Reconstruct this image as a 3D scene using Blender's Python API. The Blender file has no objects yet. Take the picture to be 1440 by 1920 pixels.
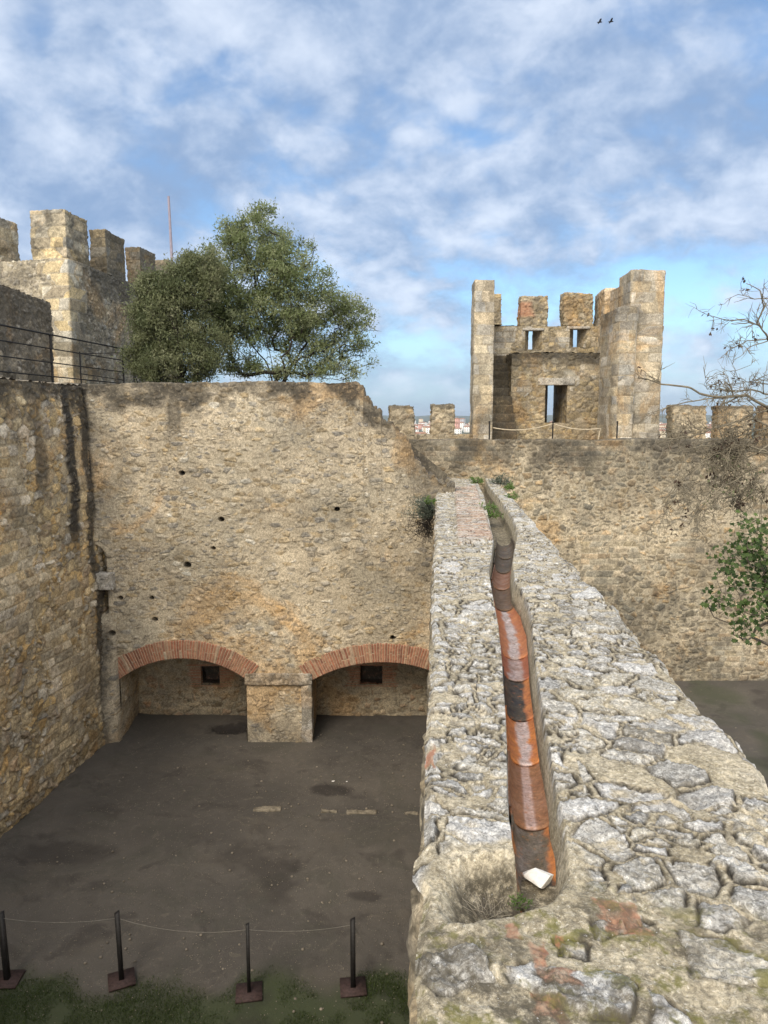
import bpy, math, random
import numpy as np
from mathutils import Vector
PI = math.pi
C = bpy.context.scene.collection
rng = np.random.default_rng(7)
random.seed(7)
# ------------------------------------------------------------------ camera
EYE = 7.0
F = 1387.0
PITCH = math.radians(7.19)
cd = bpy.data.cameras.new('camera'); cam = bpy.data.objects.new('camera', cd); C.objects.link(cam)
cam.location = (0, 0, EYE); cam.rotation_euler = (PI/2 - PITCH, 0, 0)
cd.sensor_fit = 'VERTICAL'; cd.sensor_height = 36; cd.sensor_width = 27; cd.lens = 36*F/1920
cd.clip_start = 0.05; cd.clip_end = 30000
bpy.context.scene.camera = cam

def pt(px, py, Y=None, z=None):
    """photo direction -> point where it meets the plane of depth Y or height z"""
    u = (px-720)/F; v = (960-py)/F
    d = np.array([u, math.cos(PITCH)+v*math.sin(PITCH), -math.sin(PITCH)+v*math.cos(PITCH)])
    t = Y/d[1] if Y is not None else (z-EYE)/d[2]
    return d*t + np.array([0, 0, EYE])
def X(px, Y, py=785): return float(pt(px, py, Y=Y)[0])
def Z(py, Y): return float(pt(720, py, Y=Y)[2])

# ------------------------------------------------------------------ numpy noise
def h3(ix, iy, iz, seed=0):
    with np.errstate(over='ignore'):
        n = (ix.astype(np.int64).astype(np.uint32)*np.uint32(374761393) + iy.astype(np.int64).astype(np.uint32)*np.uint32(668265263)
             + iz.astype(np.int64).astype(np.uint32)*np.uint32(2147483647) + np.uint32((seed*1274126177) & 0xffffffff))
        n = (n ^ (n >> np.uint32(13)))*np.uint32(1274126177)
        n = (n ^ (n >> np.uint32(15)))*np.uint32(2246822519)
        n = n ^ (n >> np.uint32(16))
    return n
def r01(n): return (n & np.uint32(0xffffff)).astype(np.float32)/np.float32(16777215)
def vnoise(P, scale, seed=0):
    q = (P/scale).astype(np.float32); i = np.floor(q); f = q-i; f = f*f*(3-2*f)
    out = np.zeros(len(P), np.float32)
    for a in (0, 1):
        wa = f[:, 0] if a else 1-f[:, 0]
        for b in (0, 1):
            wb = f[:, 1] if b else 1-f[:, 1]
            for c in (0, 1):
                wc = f[:, 2] if c else 1-f[:, 2]
                out += wa*wb*wc*r01(h3(i[:, 0]+a, i[:, 1]+b, i[:, 2]+c, seed))
    return out*2-1
def fbm(P, scale, oct=3, seed=0, gain=.5):
    s = 0; a = 1; t = 0
    for k in range(oct):
        s = s + a*vnoise(P, scale/2**k, seed+k*17); t += a; a *= gain
    return s/t
def sm(a, b, x):
    t = np.clip((x-a)/(b-a), 0, 1); return t*t*(3-2*t)
def voro(P, sc, seed=0, jit=(.85, .85, .85), plan=False):
    """distance to the border of the cell in metres, two random numbers per cell"""
    sc = np.array(sc, np.float32); q = (P/sc).astype(np.float32); i = np.floor(q)
    n = len(P); F1 = np.full(n, 9e9, np.float32); F2 = F1.copy()
    c1 = np.zeros((n, 3), np.float32); c2 = c1.copy(); r = np.zeros(n, np.float32); r2 = r.copy()
    for dx in (-1, 0, 1):
        for dy in ((0,) if plan == 'y' else (-1, 0, 1)):
            for dz in ((0,) if plan == 'z' else (-1, 0, 1)):
                c = i[:, 2]+dz
                if plan == 'z': c = c*0; ox = 0; oy = 0
                else: ox = r01(h3(c, c*0, c*0, seed+7)); oy = r01(h3(c, c*0, c*0, seed+8))
                a = np.floor(q[:, 0]-ox)+dx; b = np.floor(q[:, 1]-oy)+dy
                h = h3(a, b, c, seed); h2 = h3(a, b, c, seed+91); h_3 = h3(a, b, c, seed+191)
                cc = np.stack([a+ox+.5+jit[0]*(r01(h)-.5), b+oy+.5+jit[1]*(r01(h2)-.5), c+.5+jit[2]*(r01(h_3)-.5)], 1)
                dd = (cc-q)
                if plan == 'z': dd[:, 2] = 0; cc[:, 2] = 0
                if plan == 'y': dd[:, 1] = 0; cc[:, 1] = 0
                d = (dd*dd).sum(1)
                m = d < F1; m2 = (~m) & (d < F2)
                F2 = np.where(m, F1, np.where(m2, d, F2)); c2 = np.where(m[:, None], c1, np.where(m2[:, None], cc, c2))
                F1 = np.where(m, d, F1); c1 = np.where(m[:, None], cc, c1)
                r = np.where(m, r01(h >> np.uint32(4)), r); r2 = np.where(m, r01(h2 >> np.uint32(5)), r2)
    e = (F2-F1)/(2*np.sqrt(((c2-c1)**2).sum(1))+1e-6)
    return e*float(np.sort(sc)[:2].mean()), r, r2

# ------------------------------------------------------------------ mesh helpers
def tag(o, label=None, cat=None, group=None, kind=None):
    if label: o['label'] = label
    if cat: o['category'] = cat
    if group: o['group'] = group
    if kind: o['kind'] = kind
    return o
def empty(name, loc, label, cat, group=None):
    o = bpy.data.objects.new(name, None); C.objects.link(o); o.location = loc
    o.empty_display_size = .1
    return tag(o, label, cat, group)
def mkobj(name, V, Fc, mat, parent=None, attrs=None, smooth=True):
    V = np.asarray(V, np.float32)
    if parent is not None:
        V = V - np.array(parent.location if parent.parent is None else parent.matrix_world.translation, np.float32)
    me = bpy.data.meshes.new(name)
    Fc = [np.asarray(f, np.int32) for f in (Fc if isinstance(Fc, list) and len(Fc) and isinstance(Fc[0], np.ndarray) and Fc[0].ndim == 2 else [Fc])]
    nl = sum(f.size for f in Fc); nf = sum(len(f) for f in Fc)
    me.vertices.add(len(V)); me.vertices.foreach_set('co', V.ravel())
    me.loops.add(nl); me.loops.foreach_set('vertex_index', np.concatenate([f.ravel() for f in Fc]))
    me.polygons.add(nf)
    tot = np.concatenate([np.full(len(f), f.shape[1], np.int32) for f in Fc])
    me.polygons.foreach_set('loop_start', np.concatenate([[0], np.cumsum(tot)[:-1]]).astype(np.int32))
    me.update(calc_edges=True)
    if smooth: me.polygons.foreach_set('use_smooth', np.ones(nf, bool))
    for k, a in (attrs or {}).items():
        at = me.attributes.new(k, 'FLOAT', 'POINT'); at.data.foreach_set('value', np.asarray(a, np.float32))
    me.materials.append(mat); me.validate()
    o = bpy.data.objects.new(name, me); C.objects.link(o)
    if parent is not None: o.parent = parent
    return o
class Pan:
    """collects grids of points; each grid is (nu, nv, 3), seen counter-clockwise from outside"""
    def __init__(s): s.V = []; s.F = []; s.n = 0
    def grid(s, G):
        nu, nv = G.shape[:2]; idx = np.arange(nu*nv).reshape(nu, nv)+s.n
        s.F.append(np.stack([idx[:-1, :-1], idx[1:, :-1], idx[1:, 1:], idx[:-1, 1:]], -1).reshape(-1, 4))
        s.V.append(G.reshape(-1, 3)); s.n += nu*nv
    def quad(s, A, B, Cc, D, res=.03, res2=None):
        A, B, Cc, D = [np.array(p, float) for p in (A, B, Cc, D)]
        nu = max(1, round(max(np.linalg.norm(B-A), np.linalg.norm(Cc-D))/res)); nv = max(1, round(max(np.linalg.norm(D-A), np.linalg.norm(Cc-B))/(res2 or res)))
        u = np.linspace(0, 1, nu+1)[:, None, None]; v = np.linspace(0, 1, nv+1)[None, :, None]
        s.grid((1-u)*(1-v)*A+u*(1-v)*B+u*v*Cc+(1-u)*v*D)
    def box(s, x0, x1, y0, y1, z0, z1, res=.03, skip='', top=None):
        p = lambda a, b, c: ((x0, x1)[a], (y0, y1)[b], (z0, z1)[c])
        if 'f' not in skip: s.quad(p(0,0,0), p(1,0,0), p(1,0,1), p(0,0,1), res)     # towards -y
        if 'r' not in skip: s.quad(p(1,0,0), p(1,1,0), p(1,1,1), p(1,0,1), res)     # +x
        if 'k' not in skip: s.quad(p(1,1,0), p(0,1,0), p(0,1,1), p(1,1,1), res)     # +y
        if 'l' not in skip: s.quad(p(0,1,0), p(0,0,0), p(0,0,1), p(0,1,1), res)     # -x
        if 't' not in skip: s.quad(p(0,0,1), p(1,0,1), p(1,1,1), p(0,1,1), res)
        if 'b' not in skip: s.quad(p(0,1,0), p(1,1,0), p(1,0,0), p(0,0,0), res)
    def strip(s, xs, lo, hi, y, nv):
        """front facing -y between two height curves"""
        v = np.linspace(0, 1, nv+1)[None, :]
        z = lo[:, None]*(1-v)+hi[:, None]*v
        s.grid(np.stack([np.repeat(xs[:, None], nv+1, 1), np.full_like(z, y), z], -1))
    def holed(s, x0, x1, z0, z1, y, holes, res):
        """front facing -y with rectangular holes (x0,x1,z0,z1)"""
        xs = sorted({x0, x1, *[h[0] for h in holes], *[h[1] for h in holes]}); zs = sorted({z0, z1, *[h[2] for h in holes], *[h[3] for h in holes]})
        for a, b in zip(xs, xs[1:]):
            for c, d in zip(zs, zs[1:]):
                if any(a >= h[0]-1e-6 and b <= h[1]+1e-6 and c >= h[2]-1e-6 and d <= h[3]+1e-6 for h in holes): continue
                s.quad((a, y, c), (b, y, c), (b, y, d), (a, y, d), res)
    def reveal(s, h, y0, g, y1, res):
        """splayed inside of an opening from rect h at y0 to rect g at y1"""
        a = [(h[0], y0, h[2]), (h[1], y0, h[2]), (h[1], y0, h[3]), (h[0], y0, h[3])]; b = [(g[0], y1, g[2]), (g[1], y1, g[2]), (g[1], y1, g[3]), (g[0], y1, g[3])]
        for k in range(4):
            j = (k+1) % 4; s.quad(a[j], a[k], b[k], b[j], res)
    def weld(s):
        V = np.concatenate(s.V); Fc = np.concatenate(s.F)
        key = np.round(V*2000).astype(np.int64)
        _, first, inv = np.unique(key, axis=0, return_index=True, return_inverse=True)
        Fc = inv.ravel()[Fc]; V = V[first]
        bad = (Fc[:, 0] == Fc[:, 1]) | (Fc[:, 1] == Fc[:, 2]) | (Fc[:, 2] == Fc[:, 3]) | (Fc[:, 3] == Fc[:, 0])
        return V, Fc[~bad]
def vnormals(V, Fc):
    n = np.cross(V[Fc[:, 2]]-V[Fc[:, 0]], V[Fc[:, 3]]-V[Fc[:, 1]])
    N = np.zeros_like(V)
    for k in range(4): 
        for c in range(3): N[:, c] += np.bincount(Fc[:, k], n[:, c], len(V))
    return N/(np.linalg.norm(N, axis=1)[:, None]+1e-12)
def ashlar(P, N, course, length, seed):
    """squared blocks in courses on any vertical face; returns edge distance and cell randoms"""
    horiz = np.where(np.abs(N[:, 0]) > np.abs(N[:, 1]), P[:, 1], P[:, 0])
    top = np.abs(N[:, 2]) > .8
    z0_ = P*np.array([0, 0, 1.]); z = P[:, 2]+.015*vnoise(P, .5, seed)+.11*vnoise(z0_, .8, seed+50)
    row = np.floor(z/course); fz = (z/course-row)
    off = r01(h3(row, row*0, row*0, seed))
    u = horiz/length+off*3.1+.02*vnoise(P, .3, seed+3)+.5*vnoise(z0_, .4, seed+51); col = np.floor(u); fu = u-col
    # blocks of unequal length
    j0 = (r01(h3(col, row, row*0, seed+5))-.5)*.8; j1 = (r01(h3(col+1, row, row*0, seed+5))-.5)*.8
    left = fu < j0; right = fu > 1+j1
    col = col-left+right
    j0 = (r01(h3(col, row, row*0, seed+5))-.5)*.8; j1 = (r01(h3(col+1, row, row*0, seed+5))-.5)*.8
    fu = u-col
    e = np.minimum(np.minimum(fz, 1-fz)*course, np.minimum(fu-j0, 1+j1-fu)*length)
    e = np.where(top, .1, e)
    return np.maximum(e, 0), r01(h3(col, row, row*0, seed+7)), r01(h3(col, row, row*0, seed+8))
def masonry(name, pan, mat, parent=None, xf=None, sc=(.27, .27, .155), jit=(.85, .85, .5), gap=.018, amp=.03, cover=0., seed=1,
            rough=.008, big=.03, ash=None, ashmask=None, stain=None, extra=None, brick=None, warp=.35, course=.3, blen=.5, white=None):
    L, Fc = pan.weld()
    W = xf(L) if xf else L.copy()
    N = vnormals(W, Fc)
    Pw = L + warp*sc[2]*np.stack([vnoise(L, .22, seed+1), vnoise(L, .22, seed+2), vnoise(L, .3, seed+3)], 1)
    edge, r, r2 = voro(Pw, sc, seed, jit)
    if sc[0] < .5:
        eb, rb_, rb2 = voro(Pw*np.array([1, 1, 1.0])+1.7, np.array(sc)*np.array([.62, .62, .58]), seed+500, jit)
        mk = vnoise(L, .55, seed+6)*.6+vnoise(L, .17, seed+7)*.5 > .08
        edge = np.where(mk, eb, edge); r = np.where(mk, rb_, r); r2 = np.where(mk, rb2, r2)
    edge = edge+.01*vnoise(L, .07, seed+4)+.004*vnoise(L, .03, seed+44)
    t = np.clip((edge-gap)/(.045), 0, 1)
    cvf = cover+(.22 if cover > 0 else 0)*fbm(L, 1.2, 2, seed+70)
    seen = sm(cvf-.06, cvf+.06, r2) if cover > 0 else np.ones(len(L))
    stone = sm(gap*.6, gap*1.3, edge)*seen
    hgt = amp*np.sqrt(1-(1-t)**2)*(.35+.9*r)*seen
    if ashmask is not None:
        NL = vnormals(L, Fc)
        m = ashmask(L, NL) if callable(ashmask) else np.ones(len(L))
        e2, q, q2 = ashlar(L, NL, course, blen, seed+40)
        e2 = e2+.006*vnoise(L, .06, seed+45); st2 = sm(.004, .016, e2); h2 = amp*.7*np.sqrt(1-(1-np.clip(e2/.03, 0, 1))**2)*(.5+.7*q)
        m = np.asarray(m, float); mm = (m > .5).astype(float)
        stone = stone*(1-mm)+st2*mm; hgt = hgt*(1-mm)+h2*mm; r = r*(1-mm)+q*mm; r2 = r2*(1-mm)+q2*mm
    else: mm = np.zeros(len(L))
    hgt = hgt + rough*fbm(L, .09, 3, seed+9, .65)*(1+stone) + big*fbm(L, 1.1, 2, seed+12)
    if extra is not None: hgt = hgt+extra(L)
    W = W+N*hgt[:, None]
    gr = np.exp(-((edge-gap)/.007)**2)*seen*(1-mm)*sm(-.15, .3, fbm(L, .25, 3, seed+61))  # joint grime, with the crevice shade painted in
    at = dict(stone=stone, rnd=r, rnd2=r2, ashlar=mm, grime_shade=gr)
    at['stain'] = np.clip(stain(L), 0, 1) if stain is not None else np.zeros(len(L))
    at['brick'] = np.clip(brick(L), 0, 1) if brick is not None else np.zeros(len(L))
    return mkobj(name, W, Fc, mat, parent, at)

# ------------------------------------------------------------------ materials
class NT:
    def __init__(s, name):
        s.m = bpy.data.materials.new(name); s.m.use_nodes = True; s.t = s.m.node_tree; s.t.nodes.clear()
        s.out = s.n('ShaderNodeOutputMaterial'); s.b = s.n('ShaderNodeBsdfPrincipled'); s.l(s.b.outputs[0], s.out.inputs['Surface'])
        s.b.inputs['Roughness'].default_value = .9
    def n(s, t): return s.t.nodes.new(t)
    def l(s, a, b): s.t.links.new(a, b)
    def attr(s, k): a = s.n('ShaderNodeAttribute'); a.attribute_name = k; return a.outputs['Fac']
    def co(s): return s.n('ShaderNodeNewGeometry').outputs['Position']
    def noise(s, scale, detail=4, rough=.6, vec=None, dist=0):
        n = s.n('ShaderNodeTexNoise'); n.inputs['Scale'].default_value = scale; n.inputs['Detail'].default_value = detail
        n.inputs['Roughness'].default_value = rough; n.inputs['Distortion'].default_value = dist
        s.l(vec or s.co(), n.inputs['Vector']); return n.outputs['Fac']
    def mr(s, v, a, b, c=0., d=1.):
        n = s.n('ShaderNodeMapRange'); n.interpolation_type = 'SMOOTHSTEP'
        for k, x in zip(('From Min', 'From Max', 'To Min', 'To Max'), (a, b, c, d)): n.inputs[k].default_value = x
        s.l(v, n.inputs['Value']); return n.outputs[0]
    def mul(s, a, b, op='MULTIPLY'):
        n = s.n('ShaderNodeMath'); n.operation = op
        for k, x in enumerate((a, b)):
            if isinstance(x, (int, float)): n.inputs[k].default_value = x
            else: s.l(x, n.inputs[k])
        return n.outputs[0]
    def mix(s, f, a, b, mode='MIX'):
        n = s.n('ShaderNodeMix'); n.data_type = 'RGBA'; n.blend_type = mode
        for k, x in ((0, f), (6, a), (7, b)):
            if isinstance(x, (int, float)): n.inputs[k].default_value = x
            elif isinstance(x, tuple): n.inputs[k].default_value = (*x[:3], 1)
            else: s.l(x, n.inputs[k])
        return n.outputs[2]
    def ramp(s, v, cols, interp='LINEAR'):
        n = s.n('ShaderNodeValToRGB'); r = n.color_ramp; r.interpolation = interp
        while len(r.elements) < len(cols): r.elements.new(.5)
        for e, k in zip(r.elements, cols): e.position = k[0]; e.color = (*k[1], 1)
        s.l(v, n.inputs[0]); return n.outputs[0]
    def bump(s, h, strength=.5, dist=.01):
        n = s.n('ShaderNodeBump'); n.inputs['Strength'].default_value = strength; n.inputs['Distance'].default_value = dist
        s.l(h, n.inputs['Height']); s.l(n.outputs[0], s.b.inputs['Normal']); return n
    def col(s, c):
        if isinstance(c, tuple): s.b.inputs['Base Color'].default_value = (*c, 1)
        else: s.l(c, s.b.inputs['Base Color'])
def stone_mat(name, mortar, cols, stain_shade_c=(.045, .04, .033), lichen=0., fine=38, mott=.35, lichc=(.55, .54, .5), patch=None, ashcols=None, bumpd=.006, tint=True):
    t = NT(name)
    mo = t.mix(t.mr(t.noise(1.3, 5, .65), .35, .65), tuple(c*.8 for c in mortar), tuple(min(1, c*1.13) for c in mortar))
    mo = t.mix(t.mr(t.noise(60, 3, .7), .35, .7), mo, tuple(c*.62 for c in mortar))
    n = len(cols); st = t.ramp(t.attr('rnd'), [(i/(n-1), c) for i, c in enumerate(cols)])
    if ashcols:
        n = len(ashcols); st = t.mix(t.attr('ashlar'), st, t.ramp(t.attr('rnd'), [(i/(n-1), c) for i, c in enumerate(ashcols)]))
    br = t.mul(t.mr(t.attr('rnd2'), 0, 1, .7, 1.25), t.mr(t.noise(9, 6, .7), .25, .75, 1-mott, 1+mott))
    st = t.mix(1., st, br, 'MULTIPLY')
    st = t.mix(t.mul(t.mr(t.noise(fine, 4, .75), .5, .75), .5), st, tuple(c*.55 for c in mortar))
    if lichen:
        lk = t.mr(t.noise(16, 7, .75, dist=.5), .62-lichen*.2, .7-lichen*.2)
        st = t.mix(lk, st, lichc)
        st = t.mix(t.mul(t.mr(t.noise(23, 6, .7, dist=1), .56, .64), .8), st, (.1, .095, .085))
    c = t.mix(t.attr('stone'), mo, st)
    c = t.mix(1., c, t.mr(t.noise(.55, 4, .6), .3, .7, .8, 1.15), 'MULTIPLY')
    c = t.mix(1., c, t.mr(t.noise(27, 6, .8, dist=.6), .32, .68, .55, 1.4), 'MULTIPLY')
    c = t.mix(t.mul(t.attr('grime_shade'), t.mr(t.noise(11, 4, .7), .35, .6)), c, tuple(k*.22 for k in mortar))
    if tint:
        c = t.mix(t.mul(t.mr(t.noise(.5, 5, .65, dist=.5), .48, .62), .55), c, t.mix(1., c, (.78, .82, .86), 'MULTIPLY'))
        c = t.mix(t.mul(t.mr(t.noise(.42, 5, .65, dist=.8), .52, .64), .8), c, t.mix(1., c, (1.08, .88, .66), 'MULTIPLY'))
        c = t.mix(t.mul(t.mr(t.noise(8, 6, .75), .56, .66), .5), c, (.17, .15, .12))
    if patch: c = t.mix(t.mr(t.noise(patch[0], 5, .7), patch[1], patch[1]+.12), c, patch[2])
    c = t.mix(t.mul(t.attr('brick'), .85), c, t.ramp(t.noise(30, 3, .6), [(.3, (.33, .12, .065)), (.55, (.42, .2, .12)), (.75, (.45, .33, .22))]))
    sf = t.mul(t.attr('stain'), t.mr(t.noise(14, 6, .75), .25, .52, .45, 1))  # stains, plus shade painted into recesses, holes and corner creases
    c = t.mix(sf, c, stain_shade_c)
    t.col(c)
    t.bump(t.noise(fine*1.4, 6, .75), .9, bumpd)
    t.b.inputs['Specular IOR Level'].default_value = .25
    return t.m
TAN = (.42, .335, .235)
M = {}
M['back'] = stone_mat('cream rubble', (.57, .48, .345), [(.34, .27, .175), (.4, .31, .19), (.3, .27, .22), (.44, .36, .25), (.24, .22, .19), (.42, .36, .27), (.37, .28, .16), (.52, .48, .4)], mott=.3)
M['left'] = stone_mat('ochre rubble', (.53, .43, .28), [(.46, .3, .13), (.52, .39, .2), (.36, .27, .17), (.54, .43, .26), (.5, .33, .14), (.36, .32, .26), (.54, .47, .36), (.37, .27, .17)], mott=.35, ashcols=[(.44, .31, .15), (.5, .4, .25), (.36, .3, .21), (.52, .44, .31), (.46, .33, .18), (.56, .5, .4)])
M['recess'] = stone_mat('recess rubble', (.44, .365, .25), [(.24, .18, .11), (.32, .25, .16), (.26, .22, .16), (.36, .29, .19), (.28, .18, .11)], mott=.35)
M['far'] = stone_mat('grey brown rubble', (.53, .445, .315), [(.3, .245, .16), (.26, .22, .16), (.36, .28, .17), (.2, .18, .14), (.38, .32, .22), (.3, .26, .2), (.4, .28, .15)], mott=.35, ashcols=[(.34, .28, .18), (.42, .35, .24), (.28, .25, .19), (.44, .38, .28), (.38, .28, .17)])
M['dark'] = stone_mat('blackened rubble', (.32, .27, .2), [(.28, .23, .16), (.36, .3, .21), (.22, .19, .15), (.42, .37, .29)], mott=.4, stain_shade_c=(.06, .052, .04))
ASH = [(.42, .36, .27), (.46, .37, .24), (.34, .32, .28), (.43, .35, .23), (.47, .43, .36), (.36, .32, .26), (.48, .41, .29), (.4, .38, .34)]
M['tower'] = stone_mat('tower stone', (.42, .35, .245), [(.38, .3, .18), (.46, .35, .19), (.32, .27, .2), (.42, .35, .24), (.36, .29, .18), (.4, .32, .2)], ashcols=ASH, mott=.3)
M['keep'] = stone_mat('keep stone', (.42, .36, .26), [(.4, .34, .24), (.34, .29, .2), (.44, .39, .3), (.3, .26, .2), (.5, .46, .38)], ashcols=[(.5, .42, .28), (.52, .4, .22), (.46, .43, .36), (.48, .38, .24), (.54, .49, .38)], mott=.28)
M['top'] = stone_mat('lichened limestone', (.5, .41, .27), [(.5, .48, .44), (.4, .38, .33), (.55, .53, .49), (.45, .4, .3), (.3, .29, .26), (.52, .5, .46), (.58, .57, .54), (.42, .37, .28)], lichen=1., fine=70, lichc=(.66, .65, .62), bumpd=.008)
M['slab'] = stone_mat('grey slab', (.3, .27, .22), [(.34, .31, .26), (.4, .36, .3), (.3, .28, .25)], lichen=.3)

t = NT('arch brick')
c = t.ramp(t.attr('rnd'), [(0, (.2, .085, .055)), (.25, (.34, .14, .08)), (.5, (.38, .2, .12)), (.75, (.27, .12, .075)), (.93, (.38, .24, .15)), (1, (.42, .34, .25))])
c = t.mix(1., c, t.mr(t.noise(12, 5, .7), .2, .8, .6, 1.35), 'MULTIPLY')
c = t.mix(t.attr('stone'), (.42, .31, .21), c); t.col(c); t.bump(t.noise(60, 5, .7), .6, .004); M['brick'] = t.m

t = NT('damp earth')
n1 = t.noise(.35, 6, .6); n2 = t.noise(1.4, 5, .6, dist=.6)
c = t.mix(t.mr(n1, .35, .65), (.078, .068, .057), (.125, .108, .088))
c = t.mix(t.mul(t.mr(n2, .52, .68), .55), c, (.038, .031, .026))
c = t.mix(t.mul(t.mr(t.noise(.8, 4, .6), .55, .7), .4), c, (.13, .108, .08))
c = t.mix(t.mul(t.mr(t.noise(.6, 5, .7, dist=1.5), .5, .62), .5), c, (.075, .07, .053))
c = t.mix(t.mul(t.mr(t.noise(3.2, 6, .75, dist=2.), .56, .66), .55), c, (.17, .145, .11))
v = t.n('ShaderNodeTexVoronoi'); v.inputs['Scale'].default_value = 34; t.l(t.co(), v.inputs['Vector'])
c = t.mix(t.mul(t.mr(v.outputs['Distance'], .12, .22, 1, 0), t.mr(t.noise(5, 3), .5, .6)), c, (.22, .19, .15))
c = t.mix(t.mul(t.attr('moss'), .9), c, (.042, .056, .018))
c = t.mix(t.attr('damp'), c, (.022, .017, .014))
c = t.mix(t.mul(t.mr(t.noise(110, 3, .8), .4, .8), .5), c, (.035, .03, .025))
t.col(c); t.bump(t.noise(45, 6, .75), .8, .02); M['earth'] = t.m

def simple(name, col, rough=.8, nscale=20, var=.3, metal=0., bump=.0, spec=.3):
    t = NT(name); t.col(t.mix(1., col, t.mr(t.noise(nscale, 5, .65), .2, .8, 1-var, 1+var), 'MULTIPLY'))
    t.b.inputs['Roughness'].default_value = rough; t.b.inputs['Metallic'].default_value = metal; t.b.inputs['Specular IOR Level'].default_value = spec
    if bump: t.bump(t.noise(nscale*2, 5, .7), .7, bump)
    return t.m
M['iron'] = simple('black iron', (.018, .016, .015), .6, 30, .5)
M['rust'] = simple('rusty plate', (.05, .03, .027), .8, 25, .5)
M['rope'] = simple('rope fibre', (.5, .42, .3), .9)
M['wire'] = simple('thin grey cord', (.17, .155, .13), .8)
M['whitestone'] = simple('pale rock', (.86, .83, .78), .8, 30, .12, bump=.01)
M['bark'] = simple('dark bark', (.035, .028, .022), .9, 20, .4, bump=.02)
M['greybark'] = simple('grey bark', (.12, .1, .075), .9, 20, .4, bump=.01)
M['twig'] = simple('dry twig', (.3, .26, .2), .9, 20, .3)
M['paletwig'] = simple('pale twig bark', (.2, .17, .12), .9, 8, .45)
M['mast'] = simple('painted mast', (.3, .26, .3), .6, 5, .2)
M['walk'] = simple('worn paving', (.28, .24, .18), .9, 3, .35, bump=.01)
M['plasterstrip'] = simple('lime plaster', (.4, .36, .29), .9, 6, .3, bump=.01)
M['feather'] = simple('dark feathers', (.03, .03, .035), .8)

def leafmat(name, cols, trans=.25):
    t = NT(name); n = len(cols)
    c = t.ramp(t.attr('rnd'), [(i/(n-1), k) for i, k in enumerate(cols)])
    t.col(c); t.b.inputs['Roughness'].default_value = .55; t.b.inputs['Specular IOR Level'].default_value = .3
    tr = t.n('ShaderNodeBsdfTranslucent'); t.l(c, tr.inputs['Color']); ms = t.n('ShaderNodeMixShader'); ms.inputs[0].default_value = trans
    t.l(t.b.outputs[0], ms.inputs[1]); t.l(tr.outputs[0], ms.inputs[2]); t.l(ms.outputs[0], t.out.inputs['Surface'])
    return t.m
M['olive'] = leafmat('olive leaves', [(.12, .15, .05), (.2, .24, .1), (.29, .32, .16), (.42, .44, .28)], .45)
M['evergreen'] = leafmat('evergreen leaves', [(.085, .105, .045), (.14, .16, .075), (.215, .23, .115), (.3, .3, .18)], .4)
M['ivy'] = leafmat('broad leaves', [(.03, .055, .015), (.06, .1, .025), (.1, .15, .04)])
M['weed'] = leafmat('green weed', [(.07, .12, .025), (.12, .2, .045), (.16, .24, .07)])
M['shrub'] = leafmat('grey green shrub', [(.08, .1, .07), (.13, .15, .11), (.18, .2, .15)])
M['deadleaf'] = leafmat('brown dead leaves', [(.05, .03, .022), (.09, .055, .035)])
M['grass'] = leafmat('moss and grass', [(.02, .032, .008), (.04, .06, .013), (.07, .095, .025)])

# terracotta
t = NT('terracotta tile')
c = t.ramp(t.attr('rnd'), [(0, (.33, .11, .06)), (.5, (.46, .19, .085)), (1, (.58, .22, .06))])
c = t.mix(t.mr(t.noise(7, 5, .6), .42, .62, 0, .45), c, (.3, .1, .06))
dirt_sheen = t.mul(t.attr('dirt_sheen'), t.mr(t.noise(30, 6, .8), .3, .45))
c = t.mix(dirt_sheen, c, t.mix(1., t.ramp(t.attr('dtone'), [(0, (.035, .035, .038)), (.45, (.13, .1, .065)), (.75, (.3, .26, .24)), (1, (.62, .57, .58))]), t.mr(t.noise(50, 5, .8), .3, .7, .6, 1.35), 'MULTIPLY'))  # pale end of the ramp is a painted wet sheen
c = t.mix(1., c, t.mr(t.noise(45, 6, .8), .3, .7, .7, 1.25), 'MULTIPLY')
c = t.mix(t.mr(t.noise(35, 4, .8), .62, .68), c, (.06, .04, .03))
t.col(c); t.l(t.mr(t.noise(8, 3, .5), .3, .7, .5, .8), t.b.inputs['Roughness']); t.b.inputs['Specular IOR Level'].default_value = .4
t.bump(t.noise(60, 5, .7), .5, .003); M['terra'] = t.m

# ------------------------------------------------------------------ ground
def grid_obj(name, xs, ys, zf, mat, attrs=None, kind='structure'):
    G = np.stack(np.meshgrid(xs, ys, indexing='ij'), -1); P = np.concatenate([G.reshape(-1, 2), np.zeros((G.shape[0]*G.shape[1], 1))], 1)
    P[:, 2] = zf(P); p = Pan(); p.grid(P.reshape(len(xs), len(ys), 3)); V, Fc = p.V[0], p.F[0]
    o = mkobj(name, V, Fc, mat, None, {k: f(V) for k, f in (attrs or {}).items()}); o['kind'] = kind; return o
def blob(P, x, y, rx, ry, s=.35):
    d = np.sqrt(((P[:, 0]-x)/rx)**2+((P[:, 1]-y)/ry)**2)+2.2*s*fbm(P, .4, 5, 77, .65); return sm(1.1, .5, d)
puddle = pt(622, 1480, z=0); hole = pt(430, 1370, z=0)
def moss(P):
    gy = pt(400, 1850, z=0)[1]
    return np.where(P[:, 0] < 1.5, sm(gy+.35, gy-.25, P[:, 1]+.5*fbm(P, .7, 3, 5)), sm(.0, .5, fbm(P, 1.2, 3, 15))*.6)
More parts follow.
